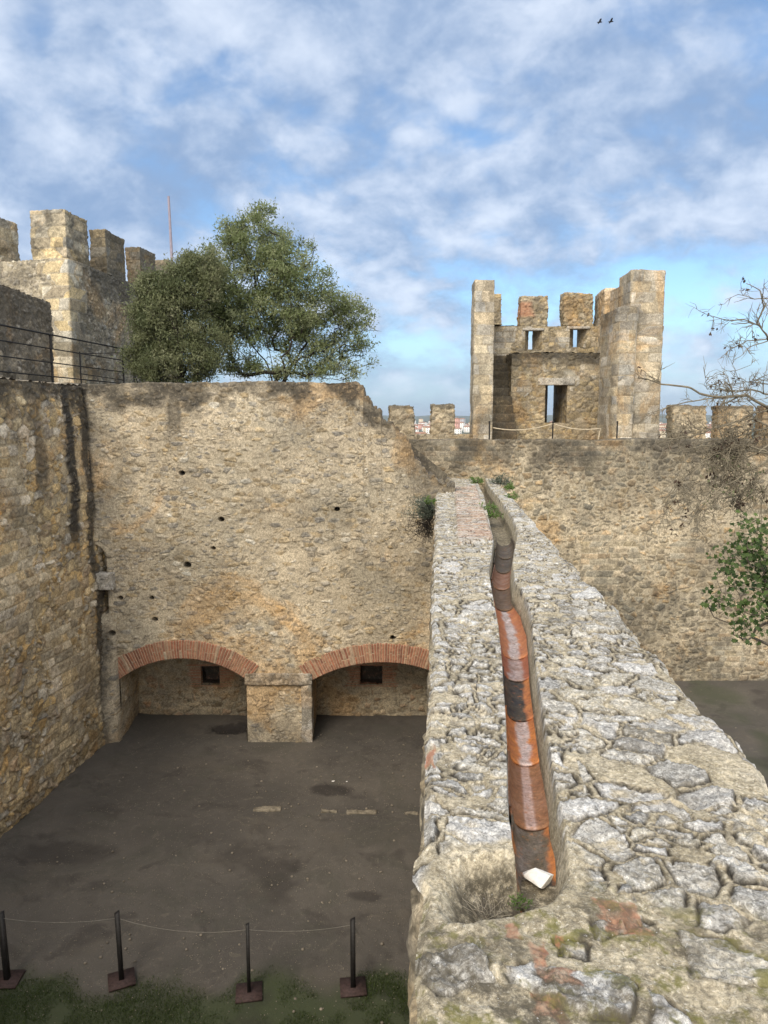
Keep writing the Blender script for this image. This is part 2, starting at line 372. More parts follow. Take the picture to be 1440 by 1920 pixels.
grid_obj('ground', np.concatenate([np.linspace(-9, -6.6, 20)[:-1], np.linspace(-6.6, 1.6, 330), np.linspace(1.6, 16, 120)[1:]]), np.concatenate([np.linspace(-4, 7, 40)[:-1], np.linspace(7, 19.9, 420)]),
         lambda P: .025*fbm(P, 1.6, 3, 3)+.01*fbm(P, .14, 3, 4)+.12*sm(15.6, 16.6, P[:, 1])*(P[:, 0] < 1.3) - .1*blob(P, hole[0], hole[1], .45, .2)
         + .12*sm(-5.2, -6.1, P[:, 0]+.3*fbm(P, .6, 2, 8)),
         M['earth'], dict(moss=moss, damp=lambda P: np.clip(.75*blob(P, puddle[0], puddle[1], .55, .25)+.8*blob(P, hole[0], hole[1], .6, .25)
                          + .6*blob(P, *pt(690, 1680, z=0)[:2], .35, .12)+.45*blob(P, *pt(130, 1600, z=0)[:2], .8, .35)+.5*sm(.25, .5, fbm(P, 1.6, 5, 177, .6))+.4*sm(15, 16.4, P[:, 1])*(P[:, 0] < 1.3), 0, 1)))  # earth also darkens in the hole and towards the recess

# ------------------------------------------------------------------ back wall with the two brick arches
YB = 15.4; YR = 16.6; YE = 16.95
ZT = Z(719, YB)
def holes_fn(pts, y0, depth=.28, rad=.055):
    cs = [(pt(a, b, Y=y0), r) for a, b, r in pts]
    def f(P):
        h = 0
        for c, r in cs: h = h-depth*sm(1.25, .75, np.sqrt(((P[:, 0]-c[0]))**2+((P[:, 2]-c[2])*1.2)**2)/r)
        return h
    return f
a0, a1 = X(224, YB, 1268), X(462, YB, 1268); b0 = X(583, YB, 1268); b1 = b0+(X(716, YB, 1268)-b0)*2
za, zac = Z(1272, YB), Z(1233, YB); zb, zbc = Z(1275, YB), Z(1240, YB)
def arc(x, x0, x1, zs, zc):
    h = (x1-x0)/2; r = (h*h+(zc-zs)**2)/(2*(zc-zs)); cx = (x0+x1)/2; return (zc-r)+np.sqrt(np.maximum(r*r-(x-cx)**2, 0)), cx, zc-r, r
rag = [(-300, 722), (130, 722), (400, 717), (560, 716), (668, 717), (672, 719), (680, 726), (682, 742), (690, 750), (698, 768), (714, 772), (717, 787), (733, 791), (745, 799), (757, 812), (764, 826), (776, 850), (790, 872), (803, 890), (818, 900), (900, 915)]
rx = np.array([X(a, YB, b) for a, b in rag]); rz = np.array([Z(b, YB) for a, b in rag])
XL, XR = -7.2, 1.45
def topz(x):
    P = np.stack([x, x*0, x*0], 1)
    z = np.interp(x, rx, rz); k = sm(-.55, -.4, x); n = np.interp(x, rx, rz)/.13+.8*vnoise(P, .2, 23); q = np.floor(n)+sm(.55, .95, n-np.floor(n))
    return z*(1-k)+k*((q-.8*vnoise(P, .2, 23))*.13+.02)+.03*fbm(P, .5, 3, 21)+.06*k*vnoise(P, .09, 22)
bw = empty('ruined_curtain_wall', (-2.5, YB, 0), 'tall cream rubble wall with two brick arches at its foot and a broken right end', 'wall')
R = .0155
p = Pan()
def stripx(x0, x1, low):
    n = max(2, int((x1-x0)/R)); xs = np.linspace(x0, x1, n); lo = low(xs) if callable(low) else np.full(n, low)
    p.strip(xs, lo, topz(xs), YB, 500)
    v = np.linspace(0, 1, 50)[None, :]; zt = topz(xs)[:, None]+0*v
    p.grid(np.stack([np.repeat(xs[:, None], 50, 1), YB+(YE-YB)*v+0*zt, zt], -1))
stripx(XL, a0, 0.); stripx(a0, a1, lambda x: arc(x, a0, a1, za, zac)[0]); stripx(a1, b0, 0.); stripx(b0, b1, lambda x: arc(x, b0, b1, zb, zbc)[0])
for (x0, x1, zs, zc) in ((a0, a1, za, zac), (b0, b1, zb, zbc)):
    xs = np.linspace(x0, x1, 130); zz = arc(xs, x0, x1, zs, zc)[0]; v = np.linspace(0, 1, 40)[None, :]
    p.grid(np.stack([np.repeat(xs[:, None], 40, 1), YR-(YR-YB)*v+0*zz[:, None], zz[:, None]+0*v], -1))
p.quad((a0, YB, -.1), (a0, YR, -.1), (a0, YR, za), (a0, YB, za), .03)
p.quad((a1, YR, -.1), (a1, YB, -.1), (a1, YB, za), (a1, YR, za), .03)
p.quad((b0, YB, -.1), (b0, YR, -.1), (b0, YR, zb), (b0, YB, zb), .03)
p.quad((XR, YE, 0), (-.9, YE, 0), (-.9, YE, Z(726, YB)), (XR, YE, Z(900, YB)), .2)
hf = holes_fn([(351, 1060, .07), (341, 887, .05), (415, 974, .055), (225, 1122, .05), (284, 1122, .045), (290, 1162, .055), (737, 1196, .05), (632, 955, .05), (400, 1028, .04), (212, 1186, .06)], YB)
nx0, nx1, nz0, nz1 = X(166, YB, 1090), X(200, YB, 1090), Z(1150, YB), Z(1018, YB)
def extra_back(P):
    front = np.abs(P[:, 1]-YB) < .001
    niche = -.3*sm(nx1+.03, nx1-.03, P[:, 0])*sm(nz0-.03, nz0+.05, P[:, 2])*sm(1., .85, ((P[:, 0]-nx0)/(nx1-nx0))**2*.9+np.clip((P[:, 2]-(nz1-.35))/.35, 0, 2)**2)
    but = .5*sm(X(265, YB, 1400), X(185, YB, 1400), P[:, 0])*sm(3.4, .4, P[:, 2])*(P[:, 0] < a0)
    return np.where(front, hf(P)+niche+but, 0)
def stain_shade_back(P):
    n = fbm(P, .35, 4, 31); n2 = fbm(P, .9, 3, 32); d = topz(P[:, 0])-P[:, 2]
    band = .9*sm(.6, .05, d+.6*n)*sm(0, .7, .6+n2+.5*sm(-2.5, -5, P[:, 0]))
    px = 720+P[:, 0]/(P[:, 1])*F*.99
    def streak(c, w, y1, s=1.):
        zz = Z(y1, YB); wob = 5*vnoise(P*np.array([0, 0, 1.]), .6, int(c)); return s*sm(1.25, .5, np.abs(px-c-wob)/w+.5*n)*sm(zz, zz+.9, P[:, 2])
    st = np.maximum.reduce([band, streak(166, 12, 1020, 1.), streak(335, 14, 860, .75), streak(120, 12, 900, .8), streak(240, 14, 790, .35), streak(470, 10, 790, .25)])
    corner = .9*sm(1.2, .4, np.abs(px-188-6*n)/11)*sm(Z(1180, YB), Z(1230, YB), P[:, 2])*0+.75*sm(22, 5, np.abs(px-185+8*n))*sm(Z(1190, YB)+.3, Z(1190, YB), P[:, 2])  # dark crease shade painted down the corner
    foot = .45*sm(.7, 0, P[:, 2]+.4*n)
    grime_shade = .3*sm(.1, .5, n2)*sm(3.5, 1.8, d)
    edge = .55*sm(X(690, YB), X(800, YB), P[:, 0]+.25*n)*sm(1.3, .3, d+.5*n)*(P[:, 0] > X(740, YB))
    hol = np.clip(-hf(P)*3, 0, .8)  # hole insides painted darker to stand for their shade
    return np.maximum.reduce([st, corner, foot, grime_shade, edge, hol])
masonry('rubble_face', p, M['back'], bw, sc=(.21, .21, .105), gap=.014, amp=.014, cover=.32, seed=3, stain=stain_shade_back, extra=extra_back, jit=(.85, .85, .6), rough=.014, big=.04)
# recess back wall with square vents
p = Pan()
vents = []
for (q0, q1, y0, y1) in ((377, 412, 1249, 1284), (675, 717, 1248, 1283)): vents.append((X(q0, YR, 1265), X(q1, YR, 1265), Z(y1, YR), Z(y0, YR)))
p.holed(-6.6, 1.45, -.1, 3.0, YR, vents, .022)
for v in vents: p.reveal(v, YR, (v[0]+.03, v[1]-.03, v[2]+.03, v[3]-.03), YR+.3, .03); p.quad((v[0], YR+.3, v[2]), (v[1], YR+.3, v[2]), (v[1], YR+.3, v[3]), (v[0], YR+.3, v[3]), .05)
def vbrick(P):
    m = 0
    for v in vents:
        dx = np.maximum(v[0]-P[:, 0], P[:, 0]-v[1]); m = np.maximum(m, sm(.34, .26, dx+.08*vnoise(P, .1, 2))*sm(v[2]-.1, v[2]-.04, P[:, 2])*sm(v[3]+.1, v[3]+.04, P[:, 2])*(np.sin(P[:, 2]*2*PI/.062) > -.3))
    return m
masonry('recess_face', p, M['recess'], bw, sc=(.27, .27, .15), gap=.018, amp=.03, cover=.2, seed=8, brick=vbrick, stain=lambda P: .35*sm(.5, 0, P[:, 2]+.3*fbm(P, .4, 3, 5))+np.where(P[:, 1] > YR+.1, .95, 0), rough=.012)  # vent insides painted dark in place of their shade
def brick_arch(x0, x1, zs, zc, ring, seed):
    _, cx, cz, r = arc(np.array([x0]), x0, x1, zs, zc); th = math.asin(min(1, (x1-x0)/2/r))+.02
    na, nr = int(2*th*(r+ring)/.006), 26
    A = np.linspace(th, -th, na)  # left to right seen from the front: x = cx - r sin(A)
    prof = [(r+ring*k/nr, YB-.025) for k in range(nr+1)]
    prof = [(r-.012, YB+.3), (r-.012, YB+.12), (r-.012, YB+.02)]+[(a-.012, b) for a, b in prof]+[(r+ring, YB+.06)]
    G = np.array([[(cx-rr*math.sin(a), yy, cz+rr*math.cos(a)) for rr, yy in prof] for a in A])
    s = A[:, None]*r/.052+0*G[:, :, 0]; s = s+.35*vnoise(G.reshape(-1, 3), .3, seed).reshape(s.shape)
    k = np.floor(s); f = s-k; half = (r01(h3(k, k*0, k*0, seed+3)) > .45)
    rad = np.broadcast_to(np.array([q[0] for q in prof])[None, :]-r, s.shape)
    split = .13+.1*r01(h3(k, k*0, k*0, seed+4)); seg = (rad > split)&half
    e = np.minimum(np.minimum(f, 1-f)*.052, np.where(half, np.abs(rad-split), 1))
    st = sm(.003, .009, e); rn = r01(h3(k, seg*1., k*0, seed+5))
    G = G.copy(); G[:, :, 1] -= .014*st*(.4+rn)+.006*vnoise(G.reshape(-1, 3), .05, seed+6).reshape(s.shape)
    endr = np.array([i > 3 for i in range(len(prof))]); G[:, :, 2] += endr[None, :]*.03*(rn-.5)*sm(ring*.7, ring, rad)
    P_ = Pan(); P_.grid(G)
    mkobj('brick_arch', P_.V[0], P_.F[0], M['brick'], bw, dict(stone=st.ravel(), rnd=rn.ravel()))
brick_arch(a0, a1, za, zac, .4, 11); brick_arch(b0, b1, zb, zbc, .41, 12)
# pier trim
p = Pan(); x0, x1 = X(460, YB, 1272), X(585, YB, 1272); p.box(x0, x1, YB-.05, YB+.3, Z(1283, YB), Z(1262, YB), .02, 'k')
masonry('impost', p, M['slab'], bw, sc=(.4, .3, .3), gap=.01, amp=.01, seed=5, rough=.012, big=.01, stain=lambda P: .25*sm(-.2, .5, fbm(P, .3, 3, 5)))
p = Pan(); p.box(X(566, YB, 1340), b0+.015, YB-.035, YB+.3, -.05, Z(1284, YB), .025, 'k')
masonry('plaster_strip', p, M['slab'], bw, sc=(.5, .5, .9), gap=.004, amp=.008, seed=6, rough=.012, big=.01, cover=.5)
p = Pan(); p.box(X(178, YB, 1087), X(216, YB, 1087), YB-.16, YB+.1, Z(1103, YB), Z(1073, YB), .025)
masonry('stone_shelf', p, M['slab'], bw, sc=(2, 2, 2), gap=.0, amp=.01, seed=9, rough=.012)

# ------------------------------------------------------------------ left wall
zl = 7.66
lb = lambda y: -5.92-.12*(15.4-y); lt = lambda y: -6.22-.075*(15.4-y)
p = Pan()
def lq(y0, y1, z0, z1, res, res2):
    P4 = [(lb(y)+(lt(y)-lb(y))*z/zl, y, z) for y, z in ((y0, z0), (y1, z0), (y1, z1), (y0, z1))]
    p.quad(P4[0], P4[1], P4[2], P4[3], res, res2)
# facing +x : seen from the right, counter-clockwise is far bottom -> near? (x axis towards the viewer: y to the right, z up)
lq(10.2, 15.9, -.1, zl, .024, .018); lq(-4, 10.2, -.1, zl, .2, .3)
lw = empty('side_curtain_wall', (-6.5, 8, 0), 'ochre rubble wall with long black water stains, running towards the camera', 'wall')
p2 = Pan()
def stain_shade_left(P):
    n = fbm(P, .35, 4, 41); d = zl-P[:, 2]; s = P[:, 1]
    band = .9*sm(.7, .1, d+.7*n)
    def streak(y, w, zlo, k=1.): return k*sm(1.3, .5, np.abs(s-y-.12*vnoise(P*np.array([0, 0, 1.]), .7, int(y*9)))/w+.45*n)*sm(zlo, zlo+1., P[:, 2])
    return np.maximum.reduce([band, streak(14.6, .2, 4.0, 1.1), streak(13.6, .2, 5., .7), streak(12.9, .12, 6.2, .5), streak(15.25, .18, 0, .9), .35*sm(.9, 0, P[:, 2]+.4*n), .25*sm(.1, .5, fbm(P, .9, 3, 43))])  # corner streak carried to the ground as painted crease shade
masonry('rubble_face', p, M['left'], lw, ashmask=lambda P, N: (fbm(P, .9, 3, 311) > .02).astype(float), course=.19, blen=.33, sc=(.3, .3, .19), gap=.012, amp=.045, seed=14, stain=stain_shade_left, jit=(.8, .8, .5), rough=.016, big=.06, cover=.06, warp=.5)
p = Pan()   # wall head
xs = np.linspace(0, 1, 14); ys = np.linspace(-4, 16.5, 500)
G = np.array([[(lt(y)-1.2*(1-u), y, zl) for y in ys] for u in xs]); p.grid(G)
masonry('wall_head', p, M['dark'], lw, sc=(.27, .27, .17), gap=.01, amp=.04, seed=15, rough=.012)

# ------------------------------------------------------------------ foreground gutter wall
AZ = math.atan2(103, F*math.cos(PITCH)+175*math.sin(PITCH)); ca, sa = math.cos(AZ), math.sin(AZ)
ZG = EYE-1.55
def to_st(P): return np.stack([P[..., 1]*ca+P[..., 0]*sa, P[..., 0]*ca-P[..., 1]*sa], -1)
def to_xy(s, t): return s*sa+t*ca, s*ca-t*sa
def lip(pts):
    a = np.array([to_st(pt(x, y, z=ZG)) for x, y in pts]); a = a[np.argsort(a[:, 0])]; return a
LL = lip([(890, 900), (897, 909), (907, 929), (914, 964), (925, 1009), (921, 1045), (916, 1068), (922, 1110), (934, 1172), (940, 1225), (943, 1277), (948, 1346), (950, 1398), (950, 1440), (953, 1529), (960, 1580), (966, 1608)])
LR = lip([(912, 900), (916, 910), (926, 922), (943, 943), (963, 971), (972, 999), (966, 1027), (962, 1054), (966, 1089), (984, 1117), (996, 1148), (1000, 1183), (1003, 1225), (1008, 1259), (1014, 1294), (1021, 1346), (1030, 1388), (1040, 1440), (1046, 1492), (1061, 1539), (1066, 1596), (1072, 1633)])
S_END = LL[0, 0]
W0, W1, SN, SF = -.045, 1.45, 1.1, 19.35
ss = [SN]
while ss[-1] < SF: ss.append(ss[-1]+min(.022, max(.0045, .0013*ss[-1]**2)))
ss = np.array(ss)
tl = np.interp(ss, LL[:, 0], LL[:, 1]); tr = np.interp(ss, LR[:, 0], LR[:, 1])
w_in = sm(S_END-.45, S_END-.3, ss)
tl = np.where(ss < S_END, LL[0, 1], tl); tr = np.where(ss < S_END, np.minimum(tr, LR[0, 1]), tr)
nL, nM, nR = 120, 60, 190
edgeL = W0+.02*fbm(np.stack([ss, ss*0, ss*0], 1), .25, 3, 51)-.035*sm(.14, .05, np.abs(ss-2.42))
edgeR = W1+.045*fbm(np.stack([ss, ss*0+3, ss*0], 1), .3, 3, 52)+.03*vnoise(np.stack([ss, ss*0+3, ss*0], 1), .22, 53)
def seg(a, b, n, last=False): u = np.linspace(0, 1, n+1)[None, :]; g = a[:, None]*(1-u)+b[:, None]*u; return g if last else g[:, :-1]
T = np.concatenate([seg(edgeL, tl, nL), seg(tl, tr, nM), seg(tr, edgeR, nR, True)], 1)
S = np.repeat(ss[:, None], T.shape[1], 1)
P3 = np.stack([S, T, 0*S], -1).reshape(-1, 3)
bas = np.array([to_st(pt(x, y, z=ZG)) for x, y in [(966, 1590), (930, 1597), (870, 1603), (832, 1625), (816, 1665), (815, 1705), (832, 1735), (880, 1738), (950, 1722), (1010, 1707), (1045, 1690), (1066, 1662), (1074, 1635), (1068, 1596), (1020, 1575)]])
def polysd(p, poly):
    n = len(poly); d = np.full(len(p), 9e9); ins = np.zeros(len(p), bool)
    for i in range(n):
        a = poly[i]; b = poly[(i+1) % n]; e = b-a; w = p-a; tt = np.clip((w@e)/(e@e), 0, 1)
        q = w-tt[:, None]*e; d = np.minimum(d, (q*q).sum(1))
        c = (a[1] <= p[:, 1]) != (b[1] <= p[:, 1])
        ins ^= c & (p[:, 0] < (b[0]-a[0])*(p[:, 1]-a[1])/(b[1]-a[1]+1e-12)+a[0])
    return np.where(ins, 1, -1)*np.sqrt(d)
near = P3[:, 0] < 3.4
sd = np.full(len(P3), -1.); sd[near] = polysd(P3[near, :2], bas)
ci, cj = S.shape; jj = np.repeat(np.arange(cj)[None, :], ci, 0).ravel()
mid = ((jj-nL)/nM); inch = (mid > 0) & (mid < 1)
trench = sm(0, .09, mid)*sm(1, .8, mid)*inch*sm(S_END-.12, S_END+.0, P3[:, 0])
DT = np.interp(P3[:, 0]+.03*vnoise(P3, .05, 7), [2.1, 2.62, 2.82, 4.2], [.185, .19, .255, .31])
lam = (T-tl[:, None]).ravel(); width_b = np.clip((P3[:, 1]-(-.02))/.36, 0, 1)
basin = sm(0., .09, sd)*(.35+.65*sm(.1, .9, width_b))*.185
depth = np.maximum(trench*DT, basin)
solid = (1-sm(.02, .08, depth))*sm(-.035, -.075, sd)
Pw = P3+.05*np.stack([vnoise(P3, .16, 61), vnoise(P3, .16, 62), 0*P3[:, 0]], 1)+.007*np.stack([vnoise(P3, .04, 63), vnoise(P3, .04, 64), 0*P3[:, 0]], 1)
e, r, r2 = voro(Pw, (.185, .24, 1), 71, (.95, .95, .9), plan='z')
e2, q, q2 = voro(Pw+3.3, (.085, .13, 1), 72, (.9, .9, .9), plan='z')
small = sm(.56, .6, vnoise(P3, .45, 75)*.5+.5+.1*sm(tl.mean(), -.1, P3[:, 1]))
e = np.where(small > .5, e2, e); r = np.where(small > .5, q, r); r2 = np.where(small > .5, q2, r2)
e = e+.0035*vnoise(P3, .03, 73)
rough_near = sm(2.35, 2.05, P3[:, 0]+.2*fbm(P3, .3, 2, 74))
cov = .1+.5*rough_near+.12*fbm(P3, .7, 2, 76)
seen = sm(cov-.05, cov+.05, r2)
gapw = .016+.008*rough_near
stone = sm(gapw*.7, gapw*1.25, e)*seen*solid
tt_ = np.clip((e-gapw*.8)/.01, 0, 1)
crag = np.abs(fbm(P3, .07, 4, 81, .6))
tilt = (r-.5)*2*(vnoise(P3, .2, 85))
h = .013*np.sqrt(1-(1-tt_)**2)*(.3+1.*r)*seen*solid+stone*(-.026*crag+.026*tilt)-.014*seen*solid*sm(.008, .002, np.abs(e-gapw))+.007*fbm(P3, .035, 3, 82)+.008*fbm(P3, .14, 3, 83)*(1+1.6*rough_near)+.015*fbm(P3, .9, 2, 84)
h = h-.003*np.abs(vnoise(P3, .014, 87))*stone-.002*np.abs(vnoise(P3, .008, 88))
h = np.where(inch, h*(1-.6*trench), h)
# the strip of bricks set into the far left half
bs = np.array([to_st(pt(x, y, z=ZG)) for x, y in [(852, 915), (893, 913), (926, 1012), (858, 1022)]])
brm = sm(-.02, .03, polysd(P3[:, :2], bs))
bk = np.floor(P3[:, 0]/.055+.5*vnoise(P3, .2, 91)); bf = P3[:, 0]/.055+.5*vnoise(P3, .2, 91)-bk
bst = sm(.1, .25, np.minimum(bf, 1-bf))
h = h*(1-brm)+brm*(.012*bst+.02+.01*vnoise(P3, .06, 92)+.012*r01(h3(bk, np.floor(P3[:, 1]/.25), bk*0, 5)))
r = np.where(brm > .5, r01(h3(bk, np.floor(P3[:, 1]/.25), bk*0, 93)), r); stone = stone*(1-brm)+bst*brm
redbits = np.zeros(len(P3))
for bx_, by_, bw_, bh_ in ((1165, 1718, 30, 26), (960, 1745, 14, 14), (1012, 1792, 9, 26), (1045, 1835, 34, 14), (1030, 1885, 24, 20), (1052, 1763, 8, 12), (806, 1418, 8, 14)):
    b_c = to_st(pt(bx_, by_, z=ZG)); b_e = np.abs(to_st(pt(bx_+bw_, by_-bh_, z=ZG))-b_c)
    redbits = np.maximum(redbits, sm(1.1, .85, np.maximum(np.abs(P3[:, 0]-b_c[0])/b_e[0], np.abs(P3[:, 1]-b_c[1])/b_e[1])+.5*vnoise(P3, .03, 5)))
brick = np.maximum(brm*np.where(r > .55, .5, .1), redbits)
# worn edges of the wall
dl = T.ravel()-np.repeat(edgeL[:, None], cj, 1).ravel(); dr = np.repeat(edgeR[:, None], cj, 1).ravel()-T.ravel()
h = h-.03*sm(.03, 0, dl)-.04*sm(.05, 0, dr)
moss_w = sm(.3, .6, .5+.5*fbm(P3, .22, 4, 95))*rough_near
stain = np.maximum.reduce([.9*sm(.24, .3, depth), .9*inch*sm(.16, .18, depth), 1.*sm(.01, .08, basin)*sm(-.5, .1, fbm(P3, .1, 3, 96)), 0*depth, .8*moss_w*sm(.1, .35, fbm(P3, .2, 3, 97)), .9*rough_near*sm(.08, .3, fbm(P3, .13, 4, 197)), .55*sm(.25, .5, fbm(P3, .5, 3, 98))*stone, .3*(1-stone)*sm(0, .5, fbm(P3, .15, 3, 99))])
xx, yy = to_xy(P3[:, 0], P3[:, 1])
V = np.stack([xx, yy, ZG-depth+h], 1)
gw = empty('gutter_wall', (to_xy(9, .7)[0], to_xy(9, .7)[1], 0), 'thick lichen-covered stone wall in the foreground with a drain channel along its top', 'wall')
t = NT('lichened wall head')
mort = (.52, .42, .27)
mo = t.mix(t.mr(t.noise(3, 5, .65), .35, .65), (.42, .36, .25), (.6, .52, .38))
mo = t.mix(t.mul(t.mr(t.noise(30, 6, .85), .46, .62), .7), mo, (.2, .165, .105))
mo = t.mix(t.mr(t.noise(75, 3, .8), .56, .66), mo, (.66, .6, .48))
cols = [(.4, .38, .34), (.5, .48, .45), (.36, .33, .27), (.56, .54, .51), (.3, .29, .27), (.48, .43, .33), (.56, .55, .53), (.5, .46, .38)]
st = t.ramp(t.attr('rnd'), [(i/7, k) for i, k in enumerate(cols)])
st = t.mix(1., st, t.mr(t.noise(14, 6, .75), .25, .75, .6, 1.35), 'MULTIPLY')
st = t.mix(t.mul(t.mr(t.noise(34, 9, .88, dist=.4), .49, .58), .68), st, (.8, .775, .72))
st = t.mix(t.mul(t.mr(t.noise(30, 9, .88, dist=1.), .55, .6), .85), st, (.1, .095, .085))
st = t.mix(t.mul(t.mr(t.noise(6, 5, .7), .55, .68), .6), st, (.42, .34, .2))
st = t.mix(t.mul(t.mr(t.noise(90, 4, .8), .55, .62), .6), st, (.16, .15, .14))
c = t.mix(t.attr('stone'), mo, st)
c = t.mix(t.mul(t.attr('grime_shade'), t.mr(t.noise(13, 4, .7), .2, .45)), c, (.04, .034, .027))
c = t.mix(1., c, t.mr(t.noise(38, 6, .85, dist=.8), .35, .65, .5, 1.4), 'MULTIPLY')
c = t.mix(t.mul(t.attr('brick'), .9), c, t.ramp(t.noise(22, 4, .7), [(.3, (.4, .16, .09)), (.5, (.46, .25, .16)), (.68, (.5, .38, .27))]))
c = t.mix(t.mul(t.attr('moss'), t.mr(t.noise(9, 5, .7), .5, .62, 0, .8)), c, (.17, .16, .045))
c = t.mix(t.mul(t.attr('stain'), t.mr(t.noise(24, 6, .8), .35, .58, .15, 1)), c, (.1, .085, .06))
c = t.mix(t.mul(t.mr(t.noise(48, 4, .8), .66, .7), .8), c, (.75, .74, .7))
t.col(c); t.bump(t.noise(55, 7, .8), 1., .006); t.b.inputs['Specular IOR Level'].default_value = .2
M['head'] = t.m
p = Pan(); p.grid(np.zeros((ci, cj, 3)))
mkobj('wall_head', V, p.F[0][:, ::-1], M['head'], gw, dict(grime_shade=np.exp(-((e-gapw+.001)/.008)**2)*seen*solid*sm(-.35, .05, fbm(P3, .12, 3, 66)), stone=stone, rnd=r, rnd2=r2, stain=stain, brick=brick, moss=np.clip(rough_near+.35*sm(8, 19, P3[:, 0]), 0, 1)))  # dark stone outlines: joint grime plus painted shade under the edges
# sides of the wall, hung from the very edge of the head
def side(edge_t, cols_idx, sgn):
    top = V.reshape(ci, cj, 3)[:, cols_idx]; step = max(1, ci//900); top = top[::step]
    n = 120; v = np.linspace(0, 1, n+1)[None, :, None]; G = np.repeat(top[:, None, :], n+1, 1).copy(); zz = top[:, 2][:, None]*(1-np.linspace(0, 1, n+1)[None, :]**1.3)
    G[:, :, 2] = zz; return G if sgn > 0 else G[::-1]
p = Pan(); p.grid(side(edgeL, 0, 1)); p.grid(side(edgeR, cj-1, -1))
masonry('rubble_face', p, M['far'], gw, sc=(.25, .25, .15), gap=.016, amp=.015, big=.01, seed=17, stain=lambda P: .3*sm(0, .5, fbm(P, .5, 3, 5))+.35*sm(1.2, 0, P[:, 2]), extra=lambda P: np.where(P[:, 2] > ZG-.12, -.03, 0))
# part of the wall the camera stands over
p = Pan(); q4 = [to_xy(a, b) for a, b in ((-3, W0), (-3, W1), (SN+.01, W1+.0), (SN+.01, W0))]
c4 = [(q[0], q[1]) for q in q4]
p.quad((*c4[0], ZG), (*c4[1], ZG), (*c4[2], ZG), (*c4[3], ZG), .05)
for i, j in ((0, 1), (1, 2), (3, 0)): p.quad((*c4[i], 0), (*c4[j], 0), (*c4[j], ZG), (*c4[i], ZG), .15)
masonry('wall_end', p, M['far'], gw, gap=.016, amp=.02, seed=18)

# terracotta gutter
gt = empty('terracotta_gutter', (*to_xy(8, .55), ZG-.2), 'orange terracotta half-pipe drain lying in the channel along the wall head', 'gutter')
joints = [1690, 1556, 1429, 1342, 1269, 1229, 1140, 1102, 1071, 1045, 1020]
cs = np.linspace(S_END-.5, SF, 900); cl = np.interp(cs, ss, (tl+tr)/2)+.006; ch = np.interp(cs, ss, (tr-tl)/2)*np.interp(cs, [2.5, 4, 7], [1.0, .95, .82])
ker = np.ones(41)/41; cl = np.convolve(np.pad(cl, 20, 'edge'), ker, 'valid'); ch = np.minimum(np.convolve(np.pad(ch, 20, 'edge'), ker, 'valid'), .12)
js = [float(to_st(pt(950, y, z=ZG-.24))[0]) for y in joints]
js[0] -= .16
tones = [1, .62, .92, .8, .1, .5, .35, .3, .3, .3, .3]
# dirt and painted sheen on each tile: centre, half width, amount, tone (0 black, .5 soil, 1 painted sky sheen of the wet bottom)
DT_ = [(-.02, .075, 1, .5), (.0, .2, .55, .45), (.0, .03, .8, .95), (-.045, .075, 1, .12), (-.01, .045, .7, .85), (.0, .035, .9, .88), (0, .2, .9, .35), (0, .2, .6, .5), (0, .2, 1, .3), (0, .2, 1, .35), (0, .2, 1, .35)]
for k, (sa0, sa1) in enumerate(zip(js, js[1:])):
    sq = np.linspace(sa0-.03, sa1, 22); cx_ = np.interp(sq, cs, cl); hw = np.minimum(np.interp(sq, cs, ch), np.minimum(np.interp(sq, ss, tr)-cx_-.004, cx_-np.interp(sq, ss, tl)-.002))
    if k == 0: cx_ = cx_+.0*sq; hw = hw*1.02
    u = (sq-sq[0])/(sq[-1]-sq[0]); hw = hw*(1.0-.1*u); lift = .016*(1-u)
    th = np.linspace(-.5*PI-.05, .5*PI+.05, 25)   # 0 = bottom
    rr = hw
    def ring(rad): 
        tt = cx_[:, None]+rad[:, None]*np.sin(th)[None, :]; z = ZG-np.interp(sq, [2.4, 2.9, 4.2], [.24, .225, .27])[:, None]+lift[:, None]+hw[:, None]-rad[:, None]*np.sign(np.cos(th))[None, :]*np.abs(np.cos(th))[None, :]**.85
        x, y = to_xy(np.repeat(sq[:, None], len(th), 1), tt); return np.stack([x, y, z], -1)
    inner = ring(rr); outer = ring(rr+.011)
    p = Pan(); p.grid(inner[::-1]); p.grid(outer)
    p.grid(np.stack([inner[0], outer[0]], 0)); p.grid(np.stack([outer[-1], inner[-1]], 0)); p.grid(np.stack([inner[:, 0], outer[:, 0]], 0)[:, ::1]); p.grid(np.stack([outer[:, -1], inner[:, -1]], 0))
    Vv, Ff = p.weld(); Vv = Vv+.002*fbm(Vv, .06, 2, 3)[:, None]
    st_ = to_st(Vv); off = (st_[:, 1]-np.interp(st_[:, 0], cs, cl)); dc, dw_, da, dt_ = DT_[k]; nz_ = fbm(Vv, .09, 3, 8+k); dirt_sheen = da*sm(.35, -.2, (np.abs(off-dc)-dw_)/.03+nz_*1.1)
    dtone = np.full(len(Vv), dt_)+.25*fbm(Vv, .05, 3, 30+k); dtone = np.where((k == 1) & (np.abs(off+.005) < .025), .9, dtone)  # pale centre streak is a painted sky sheen
    mkobj('tile', Vv, Ff, M['terra'], gt, dict(rnd=np.full(len(Vv), tones[k]), dirt_sheen=np.clip(dirt_sheen, 0, 1), dtone=np.clip(dtone, 0, 1)))

